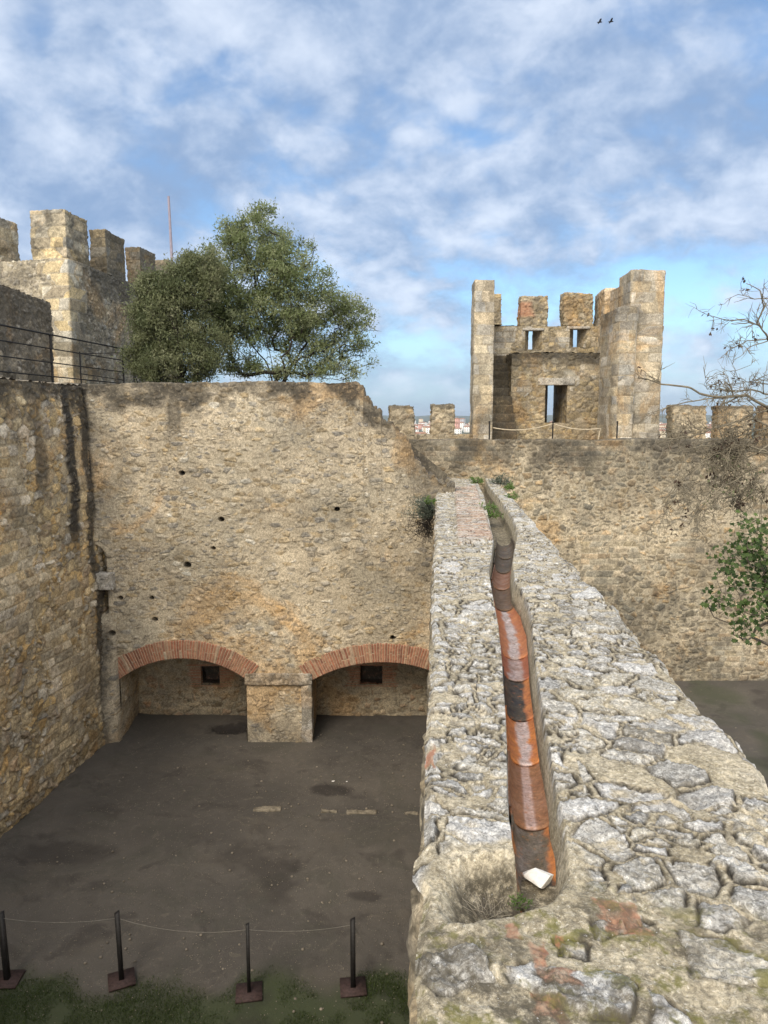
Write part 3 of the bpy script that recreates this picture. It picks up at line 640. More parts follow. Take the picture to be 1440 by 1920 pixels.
# ------------------------------------------------------------------ rock helper
def icos(n=3):
    import bmesh
    bm = bmesh.new(); bmesh.ops.create_icosphere(bm, subdivisions=n, radius=1); V = np.array([v.co for v in bm.verts]); Fc = np.array([[v.index for v in f.verts] for f in bm.faces]); bm.free(); return V, Fc
IV, IF = icos(3); IV5, IF5 = icos(5)
def rock(name, loc, size, mat, seed, label, cat, group=None, rot=0., planes=9):
    V = (IV5 if size[0] > .04 else IV).copy(); planes += 6 if size[0] > .04 else 0; g = np.random.default_rng(seed)
    for k in range(planes):
        n = g.normal(size=3); n /= np.linalg.norm(n); d = g.uniform(.4, .68); dp = V@n; V = V-np.outer(np.maximum(dp-d, 0), n)
    V = V+V*(.05*fbm(V, .5, 3, seed))[:, None]
    c, s = math.cos(rot), math.sin(rot); V = V*np.array(size); V = V@np.array([[c, s, 0], [-s, c, 0], [0, 0, 1]])
    V[:, 2] -= V[:, 2].min(); V = V+np.array(loc)
    o = mkobj(name, V-np.array(loc), IF5 if size[0] > .04 else IF, mat, smooth=False); o.location = loc; return tag(o, label, cat, group)
wp = pt(1014, 1655, z=ZG-.165); rock('rock', (wp[0]-.01, wp[1]+.02, ZG-.193), (.085, .058, .055), M['whitestone'], 11, 'white broken rock lying in the bottom of the terracotta gutter', 'rock', rot=-.5, planes=7)
for k, (a, b, sx) in enumerate(((625, 1466, .035), (650, 1466, .022))):
    q_ = pt(a, b, z=0); rock('pebble', (q_[0], q_[1], 0.0), (sx, sx*.6, sx*.5), M['whitestone'], 20+k, ('larger white pebble on the dark damp patch of the courtyard', 'smaller white pebble right of the larger one on the damp patch')[k], 'pebble', 'white pebbles on the damp patch')
for k, (q0, q1, y, lab) in enumerate(((475, 526, 1518, 'leftmost pale stone strip set flush in the courtyard earth'), (602, 632, 1521, 'short pale stone strip between the leftmost strip and the longest one'), (650, 706, 1523, 'longest pale stone strip set flush in the courtyard earth'), (758, 784, 1525, 'short pale stone strip nearest the foreground wall'))):
    A = pt(q0, y, z=0); B = pt(q1, y, z=0); p = Pan(); p.box(A[0], B[0], A[1]-.055, A[1]+.055, -.05, .022, .02, 'b')
    o = masonry('kerb_stone', p, simple('pale kerb stone', (.2, .17, .125), .9, 14, .5, bump=.01), sc=(5, 5, 5), gap=0, amp=0., rough=.02, big=.03, seed=30+k)
    tag(o, lab, 'kerb stone', 'stone strips set in the courtyard')

# ------------------------------------------------------------------ far wall, walk, outer parapet
YF = 19.2
ZW = Z(825, YF)
p = Pan(); xr = 17.
p.quad((-.9, YF, -.1), (10.5, YF, -.1), (10.5, YF, ZW), (-.9, YF, ZW), .021); p.quad((10.5, YF, -.1), (xr, YF, -.1), (xr, YF, ZW), (10.5, YF, ZW), .1)
p.quad((-.9, YF, ZW), (10.5, YF, ZW), (10.5, YF+.55, ZW), (-.9, YF+.55, ZW), .021); p.quad((10.5, YF, ZW), (xr, YF, ZW), (xr, YF+.55, ZW), (10.5, YF+.55, ZW), .1)
p.quad((xr, YF+.55, 5.9), (-.9, YF+.55, 5.9), (-.9, YF+.55, ZW), (xr, YF+.55, ZW), .2)
fw = empty('inner_curtain_wall', (6, YF, 0), 'long grey-brown rubble wall beyond the gutter wall, below the square tower', 'wall')
def stain_dark_far(P):
    n = fbm(P, .4, 4, 51); n2 = fbm(P, 1.1, 3, 52); d = ZW-P[:, 2]
    return np.maximum.reduce([.75*sm(.9, .1, d+.8*n), .7*sm(1.6, .3, d+.5*n)*sm(2.6, .8, P[:, 0]+.5*n), .35*sm(0, .5, n2), .55*sm(.2, .7, np.abs(fbm(P, .2, 2, 54))+.3*sm(5, 3, P[:, 2]+.6*P[:, 0]-2)) * sm(3.8, 2.5, P[:, 2]), .35*sm(.6, 0, P[:, 2])])  # includes a darker sloping wedge low at the left end
masonry('rubble_face', p, M['far'], fw, ashmask=lambda P, N: (fbm(P, .9, 3, 312) > .16).astype(float), course=.15, blen=.28, sc=(.27, .27, .15), gap=.02, amp=.028, cover=.1, seed=23, stain=stain_dark_far, jit=(.85, .85, .6), rough=.012, big=.04)
def slab(name, x0, x1, y0, y1, z0, z1, mat, kind='structure'):
    p = Pan(); p.box(x0, x1, y0, y1, z0, z1, max(x1-x0, y1-y0)/20); V, Fc = p.weld(); o = mkobj(name, V, Fc, mat, smooth=False); o['kind'] = kind; return o
slab('wall_walk', -.9, 17, YF+.56, 28.2, 1, 5.98, M['walk'])
slab('terrace', -26, -.95, YE+.02, 46, 1, 7.38, M['earth'])
slab('upper_walkway', -12, -6.9, -3, YE-.05, 1, 7.62, M['walk'])
YP = 23.5
zp = Z(815, YP)
op = empty('outer_parapet', (0, YP, 5.9), 'low outer parapet with square merlons left of the tower', 'parapet')
stp = lambda P: np.maximum(.5*sm(0, .5, fbm(P, .35, 3, 61)), .6*sm(-.12, 0, P[:, 2]-Z(762, YP)+.1*fbm(P, .2, 2, 6)))
p = Pan(); p.box(-3, X(887, YP), YP, YP+.55, 5.9, zp, .035)
masonry('parapet_wall', p, M['far'], op, gap=.018, amp=.03, cover=.1, seed=33, stain=stp)
def merlon(parent, x0, x1, y0, y1, z0, z1, mat, seed, brk=None, **k):
    p = Pan(); p.box(x0, x1, y0, y1, z0, z1, .028, 'b'); return masonry('merlon', p, mat, parent, seed=seed, gap=k.pop('gap', .014), amp=.032, rough=.024, brick=brk, big=.08, **k)
for k, (q0, q1, y) in enumerate(((684, 705, 764), (731, 775, 762), (810, 852, 759))): merlon(op, X(q0, YP), X(q1, YP), YP+.02, YP+.53, zp, Z(y, YP), M['far'], 60+k, stain=stp, cover=.1)
o2 = empty('outer_parapet', (11, YP, 5.9), 'low outer parapet with merlons right of the tower, behind bare branches', 'parapet')
zp2 = Z(823, YP); p = Pan(); p.box(X(1242, YP)+.02, 16.9, YP, YP+.55, 5.9, zp2, .045)
masonry('parapet_wall', p, M['far'], o2, gap=.018, amp=.03, cover=.1, seed=34, stain=stp)
for k, (q0, q1, y) in enumerate(((1262, 1325, 761), (1347, 1412, 762), (1433, 1490, 762))): merlon(o2, X(q0, YP), X(q1, YP), YP+.02, YP+.53, zp2, Z(y, YP), M['far'], 65+k, stain=stp, cover=.1)

# ------------------------------------------------------------------ tower open at the gorge
ty = 27.0; tb = 27.6; yi = 25.6
tw = empty('open_backed_tower', (5.8, 25, 5.98), 'square stone tower with open back, battlements, tall window and stair', 'tower')
ash_wing = lambda P, N: np.ones(len(P))
def stain_t(P): return np.maximum(.42*sm(.05, .55, fbm(P, .5, 4, 71)), .5*sm(.6, 1., .6+.4*fbm(P, .25, 3, 73))*sm(8.5, 7, P[:, 2]))
z0 = 5.98
xA0, xA1 = X(888.5, YP, 650), X(925, YP, 650); xE = X(1241, YP, 650)
p = Pan(); p.box(xA0, xA1, YP, YP+.75, z0, Z(525, YP), .028, 'b'); p.quad((X(893, tb), tb, z0), (xA0+.06, YP+.7, z0), (xA0+.06, YP+.7, Z(600, ty)), (X(893, tb), tb, Z(600, ty)), .05); p.quad((xA1+.3, tb, z0), (X(893, tb), tb, z0), (X(893, tb), tb, Z(600, ty)), (xA1+.3, tb, Z(600, ty)), .1); p.quad((xA0+.06, YP+.76, Z(600, ty)), (xA1+.1, YP+.76, Z(600, ty)), (xA1+.5, tb, Z(600, ty)), (X(893, tb), tb, Z(600, ty)), .06); p.quad((xA1, YP+.76, z0), (xA1, tb, z0), (xA1, tb, Z(600, ty)), (xA1, YP+.76, Z(600, ty)), .05)
masonry('left_wing', p, M['tower'], tw, amp=.03, seed=81, ashmask=ash_wing, course=.31, blen=.42, stain=stain_t)
merlon(tw, X(896, tb), X(936.5, ty, 600), ty-.5, tb, Z(612, ty), Z(555, ty), M['tower'], 82, stain=stain_t)
# rear wall
xB0, xB1 = xA1-.05, X(1150, ty, 650)
zcr = Z(612, ty); sl = []
holes = []
for q0, q1, y0, y1, s0, s1 in ((981, 1012, 620, 656, 987, 994.5), (1063, 1096, 617, 652, 1070, 1077)):
    hh = (X(q0, ty), X(q1, ty), Z(y1, ty), Z(y0, ty)); gg = (X(s0, tb), X(s1, tb), Z(y1-.5, tb), Z(y0+.5, tb)); holes.append((hh, gg))
door = (X(1021, yi), X(1062, yi), Z(793, yi), Z(722, yi)); doorb = (X(1025.5, tb), X(1036.5, tb), Z(792, tb), Z(722, tb)); doorm = (X(1021, ty)-.0, X(1058, ty), z0, Z(722, yi))
p = Pan()
zin = Z(662, yi)
p.holed(xB0, xB1, Z(672, ty), zcr, ty, [h for h, g in holes], .03)
zbk = [g for h, g in holes]
def back_holed(x0, x1, za_, zb_, y, hs, res):
    q = Pan(); q.holed(x0, x1, za_, zb_, y, hs, res)
    for V_, F_ in zip(q.V, q.F): p.V.append(V_); p.F.append(F_[:, ::-1]-0+p.n)
    p.n += q.n
for h, g in holes: p.reveal(h, ty, g, tb, .04)
back_holed(X(896, tb), xE, 4.0, zcr, tb, zbk+[doorb], .08)
p.quad((xB0, ty, zcr), (xB1, ty, zcr), (xB1, tb, zcr), (xB0, tb, zcr), .04)
masonry('rear_wall', p, M['tower'], tw, ashmask=lambda P, N: (fbm(P, .8, 3, 314) > .12).astype(float), course=.2, blen=.36, gap=.014, amp=.03, cover=.1, seed=83, stain=stain_t, sc=(.3, .3, .17))
for k, h in enumerate(holes):
    h = h[0]; p = Pan(); p.box(h[0]-.1, h[1]+.08, ty-.04, ty+.25, h[3], h[3]+.09, .03); masonry('slit_lintel', p, M['slab'], tw, sc=(3, 3, 3), gap=0, amp=0, rough=.008, big=.01, seed=84+k)
def mbr(P): return .8*sm(.1, -.1, P[:, 0]-X(995, ty)+.2*fbm(P, .3, 2, 4))*sm(Z(597, ty), Z(590, ty), P[:, 2])*sm(Z(562, ty), Z(570, ty), P[:, 2])
merlon(tw, X(972, ty), X(1021, ty), ty+.02, tb, zcr, Z(555, ty), M['tower'], 85, brk=mbr, stain=stain_t); merlon(tw, X(1053, ty), X(1105, ty), ty+.02, tb, zcr, Z(550, ty), M['tower'], 86, stain=stain_t)
# thick lower block with doorway
xI0, xI1 = X(957, yi), X(1139, yi)
def stain_i(P): return np.maximum(stain_t(P), .85*sm(.75, .1, zin-P[:, 2]+.3*fbm(P, .3, 3, 74)))
p = Pan(); p.holed(xI0, xI1, z0, zin, yi, [door], .028); p.reveal(door, yi, doorb, tb, .045)
p.quad((xI0, yi, zin), (xI1, yi, zin), (xI1, ty, zin), (xI0, ty, zin), .04); p.quad((xI0, ty, z0), (xI0, yi, z0), (xI0, yi, zin), (xI0, ty, zin), .04)
masonry('inner_block', p, M['tower'], tw, ashmask=lambda P, N: (fbm(P, .8, 3, 313) > .12).astype(float), course=.2, blen=.36, gap=.014, amp=.035, cover=.08, seed=87, stain=stain_i, sc=(.33, .33, .18))
p = Pan(); p.box(X(1007, yi), X(1075, yi), yi-.05, yi+.3, Z(722, yi), Z(708.5, yi), .025); masonry('window_lintel', p, M['slab'], tw, sc=(3, 3, 3), gap=0, amp=0, rough=.01, big=.01, seed=88)
p = Pan(); p.box(door[0]-.02, door[0]+.07, yi+.12, yi+.24, door[2], door[3], .1); V_, F_ = p.weld(); mkobj('window_frame', V_, F_, M['bark'], tw, smooth=False)
# stair
p = Pan(); ns = 11; zs1 = Z(668, ty)
for k in range(ns):
    ya = 24.3+k*(ty-24.3)/ns; zt_ = z0+(k+1)*(zs1-z0)/ns; p.box(xA1, xI0+.03, ya, ty, z0+k*(zs1-z0)/ns, zt_, .045, 'bk')
masonry('stair', p, M['tower'], tw, sc=(.6, .6, .6), gap=.004, amp=.012, seed=89, rough=.015, big=.01, stain=lambda P: .8+0*P[:, 0])  # whole stair darkened to stand for the shade of its recess
# right wing
xW = X(1179, YP, 650)
p = Pan(); p.box(xW, xE, YP, YP+1.2, z0, Z(507, YP), .028, 'b'); p.box(xW, xE, YP+1.22, YP+2.1, z0, Z(541, 25.0), .035, 'bf'); p.box(xW, xE, YP+2.12, tb-.02, z0, zcr+.02, .035, 'b')
p.box(xW, X(1179, YP, 650)+.3, YP+.0-.0, YP+.01, z0, z0+.01, .1)
masonry('right_wing', p, M['tower'], tw, amp=.035, seed=90, ashmask=ash_wing, course=.31, blen=.5, stain=stain_t, big=.04)
merlon(tw, xW+.02, xE-.02, 26.2, tb-.04, zcr, Z(545, 26.4), M['tower'], 91, stain=stain_t, ashmask=ash_wing)
p = Pan()   # weathered half-round pilaster
th = np.linspace(0, PI, 40); x_a, x_b = X(1152, YP, 650), X(1190, YP, 650); pc = (x_a+x_b)/2; pr = (x_b-x_a)/2; zz = np.linspace(z0, Z(580, YP), 150)
G = np.array([[(pc-pr*math.copysign(abs(math.cos(a))**.6, math.cos(a)), YP+.1-.42*math.sin(a)**.7, z) for z in zz] for a in th]); p.grid(G)
G2 = np.array([[(pc+(G[i, -1, 0]-pc)*u, YP+.1+(G[i, -1, 1]-YP-.1)*u, zz[-1]+.12*(1-u)) for u in np.linspace(1, 0, 12)] for i in range(40)]); p.grid(G2)
p.quad((x_a, YP+.1, z0), (x_a, YP+.1, zz[-1]), (x_a, YP+1.5, zz[-1]), (x_a, YP+1.5, z0), .05)
masonry('pilaster', p, M['tower'], tw, amp=.03, seed=92, ashmask=ash_wing, course=.31, blen=.45, stain=lambda P: np.maximum(stain_t(P), .6*sm(Z(630, YP), Z(590, YP), P[:, 2]+.3*fbm(P, .3, 3, 3))))
p = Pan(); p.quad((x_a, YP+1.5, z0), (xW, YP+1.5, z0), (xW, YP+1.5, zz[-1]), (x_a, YP+1.5, zz[-1]), .05); p.quad((x_a, YP+.1, zz[-1]), (x_b, YP+.1, zz[-1]), (x_b, YP+1.5, zz[-1]), (x_a, YP+1.5, zz[-1]), .05)
masonry('return_wall', p, M['tower'], tw, amp=.03, seed=93, stain=stain_t)

# ------------------------------------------------------------------ keep, left
kc = pt(135, 660, Y=24.); kc = np.array([kc[0], 24.])
fd = np.array([-math.cos(math.radians(13)), math.sin(math.radians(13))]); sdv = np.array([math.sin(math.radians(7.4)), math.cos(math.radians(7.4))])
def kx(L): a = -L[:, 0]; b = L[:, 1]; return np.stack([kc[0]+a*fd[0]+b*sdv[0], kc[1]+a*fd[1]+b*sdv[1], L[:, 2]], 1)
kp = empty('castle_keep', (kc[0]-3, kc[1]+4, 7.38), 'tall battlemented stone keep with pale quoins behind the railing', 'tower')
zc, zm = EYE+4.98, EYE+6.47
def stain_k(P): return np.maximum.reduce([.5*sm(.0, .5, fbm(P, .5, 4, 76)), .75*sm(-1.1, -.2, P[:, 2]-zc+.8*fbm(P, .5, 3, 77))*(P[:, 1] > 1.3), .55*sm(.0, .4, fbm(P, .3, 3, 78))*(P[:, 2] > zc)])
p = Pan(); p.box(-7, 0, 0, 9, 7.2, zc, .035, 'klb')
qm = lambda P, N: ((-P[:, 0] < .85+.25*np.sin(np.floor(P[:, 2]/.36)*2.6)) & (P[:, 1] < .85+.3*np.sin(np.floor(P[:, 2]/.36)*1.9+2))).astype(float)
masonry('keep_wall', p, M['keep'], kp, xf=kx, amp=.04, gap=.014, cover=.05, seed=101, sc=(.27, .27, .16), ashmask=qm, course=.36, blen=.5, stain=stain_k)
def kmer(a0_, a1_, b0_, b1_, z1, seed):
    p = Pan(); p.box(-a1_, -a0_, b0_, b1_, zc, z1, .03, 'b'); masonry('merlon', p, M['keep'], kp, xf=kx, amp=.035, seed=seed, ashmask=ash_wing, course=.34, blen=.5, stain=stain_k, big=.08, rough=.022)
kmer(.0, 1.22, .0, 1.35, zm, 102); kmer(2.65, 4.0, 0, 1.3, zm, 103); kmer(4.9, 6.2, 0, 1.3, zm, 104); kmer(0, .6, 2.5, 3.9, zm, 105); kmer(0, .6, 5.15, 6.5, zm, 106); kmer(0, .6, 7.7, 8.9, zm, 107)

# dark wall between the keep and the walk
p = Pan(); zd = EYE+3.27; xD = -9.5
p.quad((xD, 12, 7.4), (xD, 21.6, 7.4), (xD, 21.6, zd), (xD, 12, zd), .03); p.quad((xD, 12, zd), (xD, 21.6, zd), (xD-.8, 21.6, zd), (xD-.8, 12, zd), .05)
p.quad((xD, 21.6, 7.4), (xD-.8, 21.6, 7.4), (xD-.8, 21.6, zd), (xD, 21.6, zd), .05); p.quad((xD-.8, 12, 7.4), (xD, 12, 7.4), (xD, 12, zd), (xD-.8, 12, zd), .1); p.quad((xD, 2, 7.4), (xD, 12, 7.4), (xD, 12, zd), (xD, 2, zd), .15)
o = masonry('blackened_wall', p, M['dark'], sc=(.27, .27, .16), gap=.014, amp=.04, cover=.1, seed=111, stain=lambda P: np.maximum(.7*sm(1.6, .5, zd-P[:, 2]+.7*fbm(P, .5, 3, 5)), .6*sm(-.2, .3, fbm(P, .4, 3, 6))), rough=.014, big=.06)
tag(o, 'blackened rubble wall behind the iron railing at the left edge', 'wall')

# ------------------------------------------------------------------ tubes
def tube_arrays(lines, sides=6):
    Vs, Fs, n = [], [], 0
    for pts, rad in lines:
        pts = np.asarray(pts, float); rad = np.broadcast_to(np.asarray(rad, float), (len(pts),))
        d = np.gradient(pts, axis=0); d /= np.linalg.norm(d, axis=1)[:, None]+1e-12
        ref = np.array([.31, .23, .92]) if abs(d[:, 2]).mean() < .8 else np.array([1., .1, 0])
        a = np.cross(d, ref); a /= np.linalg.norm(a, axis=1)[:, None]+1e-12; b = np.cross(d, a)
        th = np.arange(sides)*2*PI/sides
        ring = pts[:, None]+rad[:, None, None]*(np.cos(th)[None, :, None]*a[:, None]+np.sin(th)[None, :, None]*b[:, None])
        m = len(pts); Vs.append(ring.reshape(-1, 3)); i = np.arange(m*sides).reshape(m, sides)+n; j = np.roll(i, -1, 1)
        Fs.append(np.stack([i[:-1], j[:-1], j[1:], i[1:]], -1).reshape(-1, 4))
        if sides == 4: Fs.append(np.array([i[0][::-1], i[-1]]))
        n += m*sides
    return np.concatenate(Vs), np.concatenate(Fs)
def tubes(name, lines, mat, parent=None, sides=6):
    V, Fc = tube_arrays(lines, sides); return mkobj(name, V, Fc, mat, parent)

# railing
rl = empty('iron_railing', (-8.2, 19, 7.6), 'black iron railing along the upper walkway in front of the keep', 'railing')
rA = lambda Y: X(0, 16.7)+(X(238, 22.7)-X(0, 16.7))*(Y-16.7)/6.0
ztop, zbot = EYE+2.08, EYE+1.05
for k in range(4):
    z = zbot+(ztop-zbot)*k/3
    tubes('rail', [([(rA(y), y, z) for y in (10, 16.7, 22.6)], .022 if k == 3 else .016)], M['iron'], rl)
for y in (12.9, 17.85+1.0, 22.6): tubes('post', [([(rA(y), y, 7.3), (rA(y), y, ztop+.02)], .028)], M['iron'], rl)
# short return gate at the end
ge = np.array([rA(22.6), 22.6]); g2 = ge+np.array([-1.0, -.7])
tubes('post', [([(*g2, 7.3), (*g2, ztop-.15)], .02)], M['iron'], rl); 
tubes('rail', [([(*g2, ztop-.2), (*ge, ztop-.12)], .014)], M['iron'], rl); tubes('rail', [([(*g2, zbot+.25), (*ge, zbot+.1)], .014)], M['iron'], rl)
ge2 = ge+np.array([.28, .1]); tubes('post', [([(*ge2, 7.2), (*ge2, ztop-.05)], .022)], M['iron'], rl)
tubes('brace', [([(ge2[0], ge2[1], zbot+.35), (ge2[0]+.35, ge2[1], 7.3)], .014)], M['iron'], rl); tubes('rail', [([(*ge, ztop), (*ge2, ztop-.03)], .016)], M['iron'], rl)
# mast
ym = 34; a = pt(316, 368, Y=ym); b = pt(323, 500, Y=ym); 
o = tubes('flagpole', [([(b[0], ym, 7.4), (b[0]-.0, ym, b[2]), (a[0], ym, a[2])], [.07, .065, .05])], M['mast'], sides=10); tag(o, 'thin pinkish pole rising behind the keep and the evergreen', 'flagpole')

# ------------------------------------------------------------------ posts with plates and cords in the courtyard
posts = [(14, 1838, 5, 1725, .04), (228, 1838, 222, 1722, .4), (467, 1862, 465, 1742, .15), (662, 1852, 661, 1737, .1)]
plab = ['leftmost black post on a square plate at the grass edge', 'second black post from the left, on a skewed square plate', 'thinnest black post on a square plate near the grass, third from the left', 'black post on a square plate nearest the foreground wall']
tops = []
for k, (bx, by, tx, ty_, rot) in enumerate(posts):
    B = pt(bx, by-2, z=.03); hgt = .93; W_ = .038 if k != 2 else .026
    root = empty('barrier_post', (B[0], B[1], 0), plab[k], 'barrier post', 'posts along the courtyard grass')
    c_, s_ = math.cos(rot), math.sin(rot)
    def rb(name, hx, hy, z0_, z1_, mat, lean=0., cut=0.):
        pp = np.array([(sx*hx, sy*hy, z) for z in (z0_, z1_) for sx, sy in ((-1, -1), (1, -1), (1, 1), (-1, 1))])
        pp[:, 2] += np.where(pp[:, 2] > .5, pp[:, 0]*cut, 0)
        x = pp[:, 0]*c_-pp[:, 1]*s_+lean*pp[:, 2]; y = pp[:, 0]*s_+pp[:, 1]*c_
        V_ = np.stack([x+B[0], y+B[1], pp[:, 2]], 1)
        return mkobj(name, V_, np.array([[3, 2, 1, 0], [4, 5, 6, 7], [0, 1, 5, 4], [1, 2, 6, 5], [2, 3, 7, 6], [3, 0, 4, 7]]), mat, root, smooth=False)
    rb('base_plate', .16, .15, .015, .04, M['rust']); rb('shaft', W_*.8, W_*.8, .04, hgt, M['iron'], (-.03, -.02, 0, 0)[k], .5)
    tops.append(np.array([B[0]+(-.03, -.02, 0, 0)[k]*.9, B[1], hgt-.07]))
def sag(a, b, s, n=14): t_ = np.linspace(0, 1, n)[:, None]; q = a*(1-t_)+b*t_; q[:, 2] -= (s*4*t_*(1-t_))[:, 0]; return q
ln = [sag(tops[0]+np.array([-1.6, .1, 0]), tops[0], .05), sag(tops[0], tops[1], .06), sag(tops[1], tops[2], .1), sag(tops[2], tops[3]+np.array([0, 0, 0]), .05), sag(tops[3], tops[3]+np.array([.14, .1, -.35]), -.02)]
o = tubes('cord', [(np.concatenate([l[:-1] for l in ln[:-1]]+[ln[-1]]), .0032)], M['wire'], sides=5); tag(o, 'thin pale cord strung between the black courtyard posts', 'cord')
# rope barrier in front of the tower
yr = 21.6; rt = []
for k, px_ in enumerate((918, 1037, 1158)):
    x_ = X(px_, yr); root = empty('rope_stanchion', (x_, yr, 5.98), ('slim dark stanchion at the foot of the tower\'s left wing', 'slim dark stanchion in front of the tower window', 'slim dark stanchion at the foot of the tower\'s right pilaster')[k], 'stanchion', 'stanchions on the wall walk')
    tubes('shaft', [([(x_, yr, 5.98), (x_, yr, 6.9)], .022)], M['iron'], root, 8); tubes('finial', [([(x_, yr, 6.9), (x_, yr, 6.915), (x_, yr, 6.935)], [.03, .03, .012])], M['iron'], root, 8); rt.append(np.array([x_, yr, 6.86]))
e_ = np.array([X(1126, yr), yr, 6.72])
o = tubes('rope', [(np.concatenate([sag(rt[0]+np.array([.1, 0, -.12]), rt[1], .12)[:-1], sag(rt[1], e_, .09)[:-1], sag(e_, e_+np.array([-.1, 0, -.75]), 0, 5)]), .016)], M['rope'], sides=6); tag(o, 'pale rope sagging across the open back of the tower', 'rope')

# ------------------------------------------------------------------ trees
def leaves(centres, n_each, spread, size, up=.3, g=None, aspect=.32, jitter=.3):
    """many leaf-sized rhombs scattered round the given centres"""
    n = len(centres)*n_each; c = np.repeat(centres, n_each, 0)
    sp = np.repeat(spread if np.ndim(spread) else np.full(len(centres), spread), n_each)
    pos = c+g.normal(size=(n, 3))*sp[:, None]*np.array([1, 1, .8])
    d = g.normal(size=(n, 3)); d[:, 2] += up; d /= np.linalg.norm(d, axis=1)[:, None]
    w = np.cross(d, g.normal(size=(n, 3))); w /= np.linalg.norm(w, axis=1)[:, None]+1e-9
    L = size*(1+jitter*g.normal(size=n)).clip(.4, 2)[:, None]
    V = np.stack([pos, pos+d*L*.5+w*L*aspect*.5, pos+d*L, pos+d*L*.5-w*L*aspect*.5], 1).reshape(-1, 3)
    Fc = np.arange(n*4).reshape(n, 4); tone = np.repeat(g.random(len(centres)), n_each)*.72+g.random(n)*.28
    return V, Fc, np.repeat(tone, 4)
def grow(base, targets, g, stems=3, r0=.1, rtip=.008, segl=.25, sag_=.15):
    """join every target to a branching skeleton rooted at base"""
    nodes = [np.array(base, float)]; par = [-1]
    for k in range(stems):   # a few stems from the foot
        a = k*2*PI/stems+g.random(); pvt = 0
        for j in range(9):
            q = nodes[pvt]+np.array([math.cos(a)*.05*j, math.sin(a)*.05*j, .3])+g.normal(size=3)*.03
            nodes.append(q); par.append(pvt); pvt = len(nodes)-1
    order = np.argsort(np.linalg.norm(targets-base, axis=1)); dist0 = {0: 0.}
    for ti in order:
        t_ = targets[ti]; A = np.array(nodes); dd = np.linalg.norm(A-t_, axis=1); reach = np.linalg.norm(A-base, axis=1)
        pen = dd+.25*reach+np.where(A[:, 2] > t_[2]+.1, .8, 0); i = int(np.argmin(pen)); s0 = A[i]
        m = max(2, int(dd[i]/segl)); last = i
        for j in range(1, m+1):
            u = j/m; q = s0*(1-u)+t_*u; q = q+np.array([0, 0, -sag_*dd[i]*4*u*(1-u)*.25])+g.normal(size=3)*.03*(j < m)
            nodes.append(q); par.append(last); last = len(nodes)-1
    n = len(nodes); area = np.full(n, 0.); kids = [[] for _ in range(n)]
    for i in range(1, n): kids[par[i]].append(i)
    for i in range(n-1, 0, -1):
        if not kids[i]: area[i] = rtip**2.3
        area[par[i]] += area[i]
    rad = np.minimum(area**(1/2.3), r0); lines = []; A = np.array(nodes)
    stack = [(0, k) for k in kids[0]]
    while stack:
        p0, k = stack.pop(); ln_ = [p0, k]
        while kids[k]:
            ks = sorted(kids[k], key=lambda q: -area[q]); 
            for o_ in ks[1:]: stack.append((k, o_))
            k = ks[0]; ln_.append(k)
        rr = rad[ln_].copy(); rr[0] = min(rr[0], rr[1]*1.15); lines.append((A[ln_], rr))
    return lines
def tree(name, ells, Yc, base, mat, label, n_c, n_leaf, spread, size, seed, depthf=.8, stems=3, up=.3, leafkeep=None, r0=.14, shell=.35):
    g = np.random.default_rng(seed); tg = []
    wsum = np.array([a*b for _, _, a, b, *_ in ells], float); wsum /= wsum.sum(); tone_x = []
    while len(tg) < n_c:
        k = g.choice(len(ells), p=wsum); cx, cy, rx_, ry_ = ells[k][:4]; dy = ells[k][4] if len(ells[k]) > 4 else 0
        c = pt(cx, cy, Y=Yc+dy); m = (Yc+dy)/F*1.0
        d = g.normal(size=3); d /= np.linalg.norm(d); rr = (shell+(1-shell)*g.random())**.5 if g.random() < .75 else g.random()
        tg.append(c+d*rr*np.array([rx_*m, rx_*m*depthf, ry_*m]))
    tg = np.array(tg); root = empty(name, base, label, 'tree')
    lines = grow(np.array(base), tg, g, stems, r0=r0)
    # fine twigs
    tw_ = []
    for c in tg[::1]:
        for _ in range(3):
            d = g.normal(size=3)*spread*1.3; tw_.append((np.array([c, c+d*.5+g.normal(size=3)*.02, c+d]), [.006, .004, .002]))
    tubes('trunk', lines, M['bark'], root, 6); tubes('twigs', tw_, M['bark'], root, 3)
    cl = tg if leafkeep is None else tg[leafkeep(tg, g)]
    V, Fc, tn = leaves(cl, n_leaf, spread*(.7+.6*g.random(len(cl))), size, up, g)
    mkobj('crown', V, Fc, mat, root, dict(rnd=tn), smooth=False); return root
YT = 24.0
tree('olive_tree', [(490, 455, 72, 62), (530, 510, 88, 62), (440, 545, 75, 75), (560, 560, 80, 60), (500, 610, 95, 55), (610, 600, 75, 55, .5), (665, 610, 45, 55, .5), (640, 665, 62, 45, .5), (560, 650, 70, 50), (430, 640, 60, 60), (375, 560, 50, 70), (455, 690, 40, 22), (600, 695, 55, 16), (665, 690, 30, 16), (405, 700, 25, 18), (560, 700, 50, 15), (490, 695, 40, 16), (395, 510, 42, 48), (400, 600, 50, 60), (440, 450, 40, 40)], YT, (X(522, YT), YT, 7.3), M['olive'],
     'large grey-green olive tree with dark forked trunk behind the ruined wall', 820, 125, .14, .095, 201, r0=.17, shell=.3,
     leafkeep=lambda t_, g: g.random(len(t_)) < np.where(t_[:, 2] < Z(640, YT), .62, np.where(t_[:, 0] > X(600, YT), .62, .93)))
tree('evergreen_tree', [(310, 610, 60, 75), (275, 650, 38, 75), (345, 545, 48, 55), (375, 655, 55, 65), (285, 560, 38, 45), (330, 690, 85, 40), (395, 520, 28, 45), (360, 500, 20, 26), (262, 590, 20, 40)], 22.5, (X(335, 22.5), 22.5, 7.3), M['evergreen'],
     'dense dark green bushy tree between the keep and the olive tree', 460, 165, .125, .085, 202, up=.8, shell=.25)

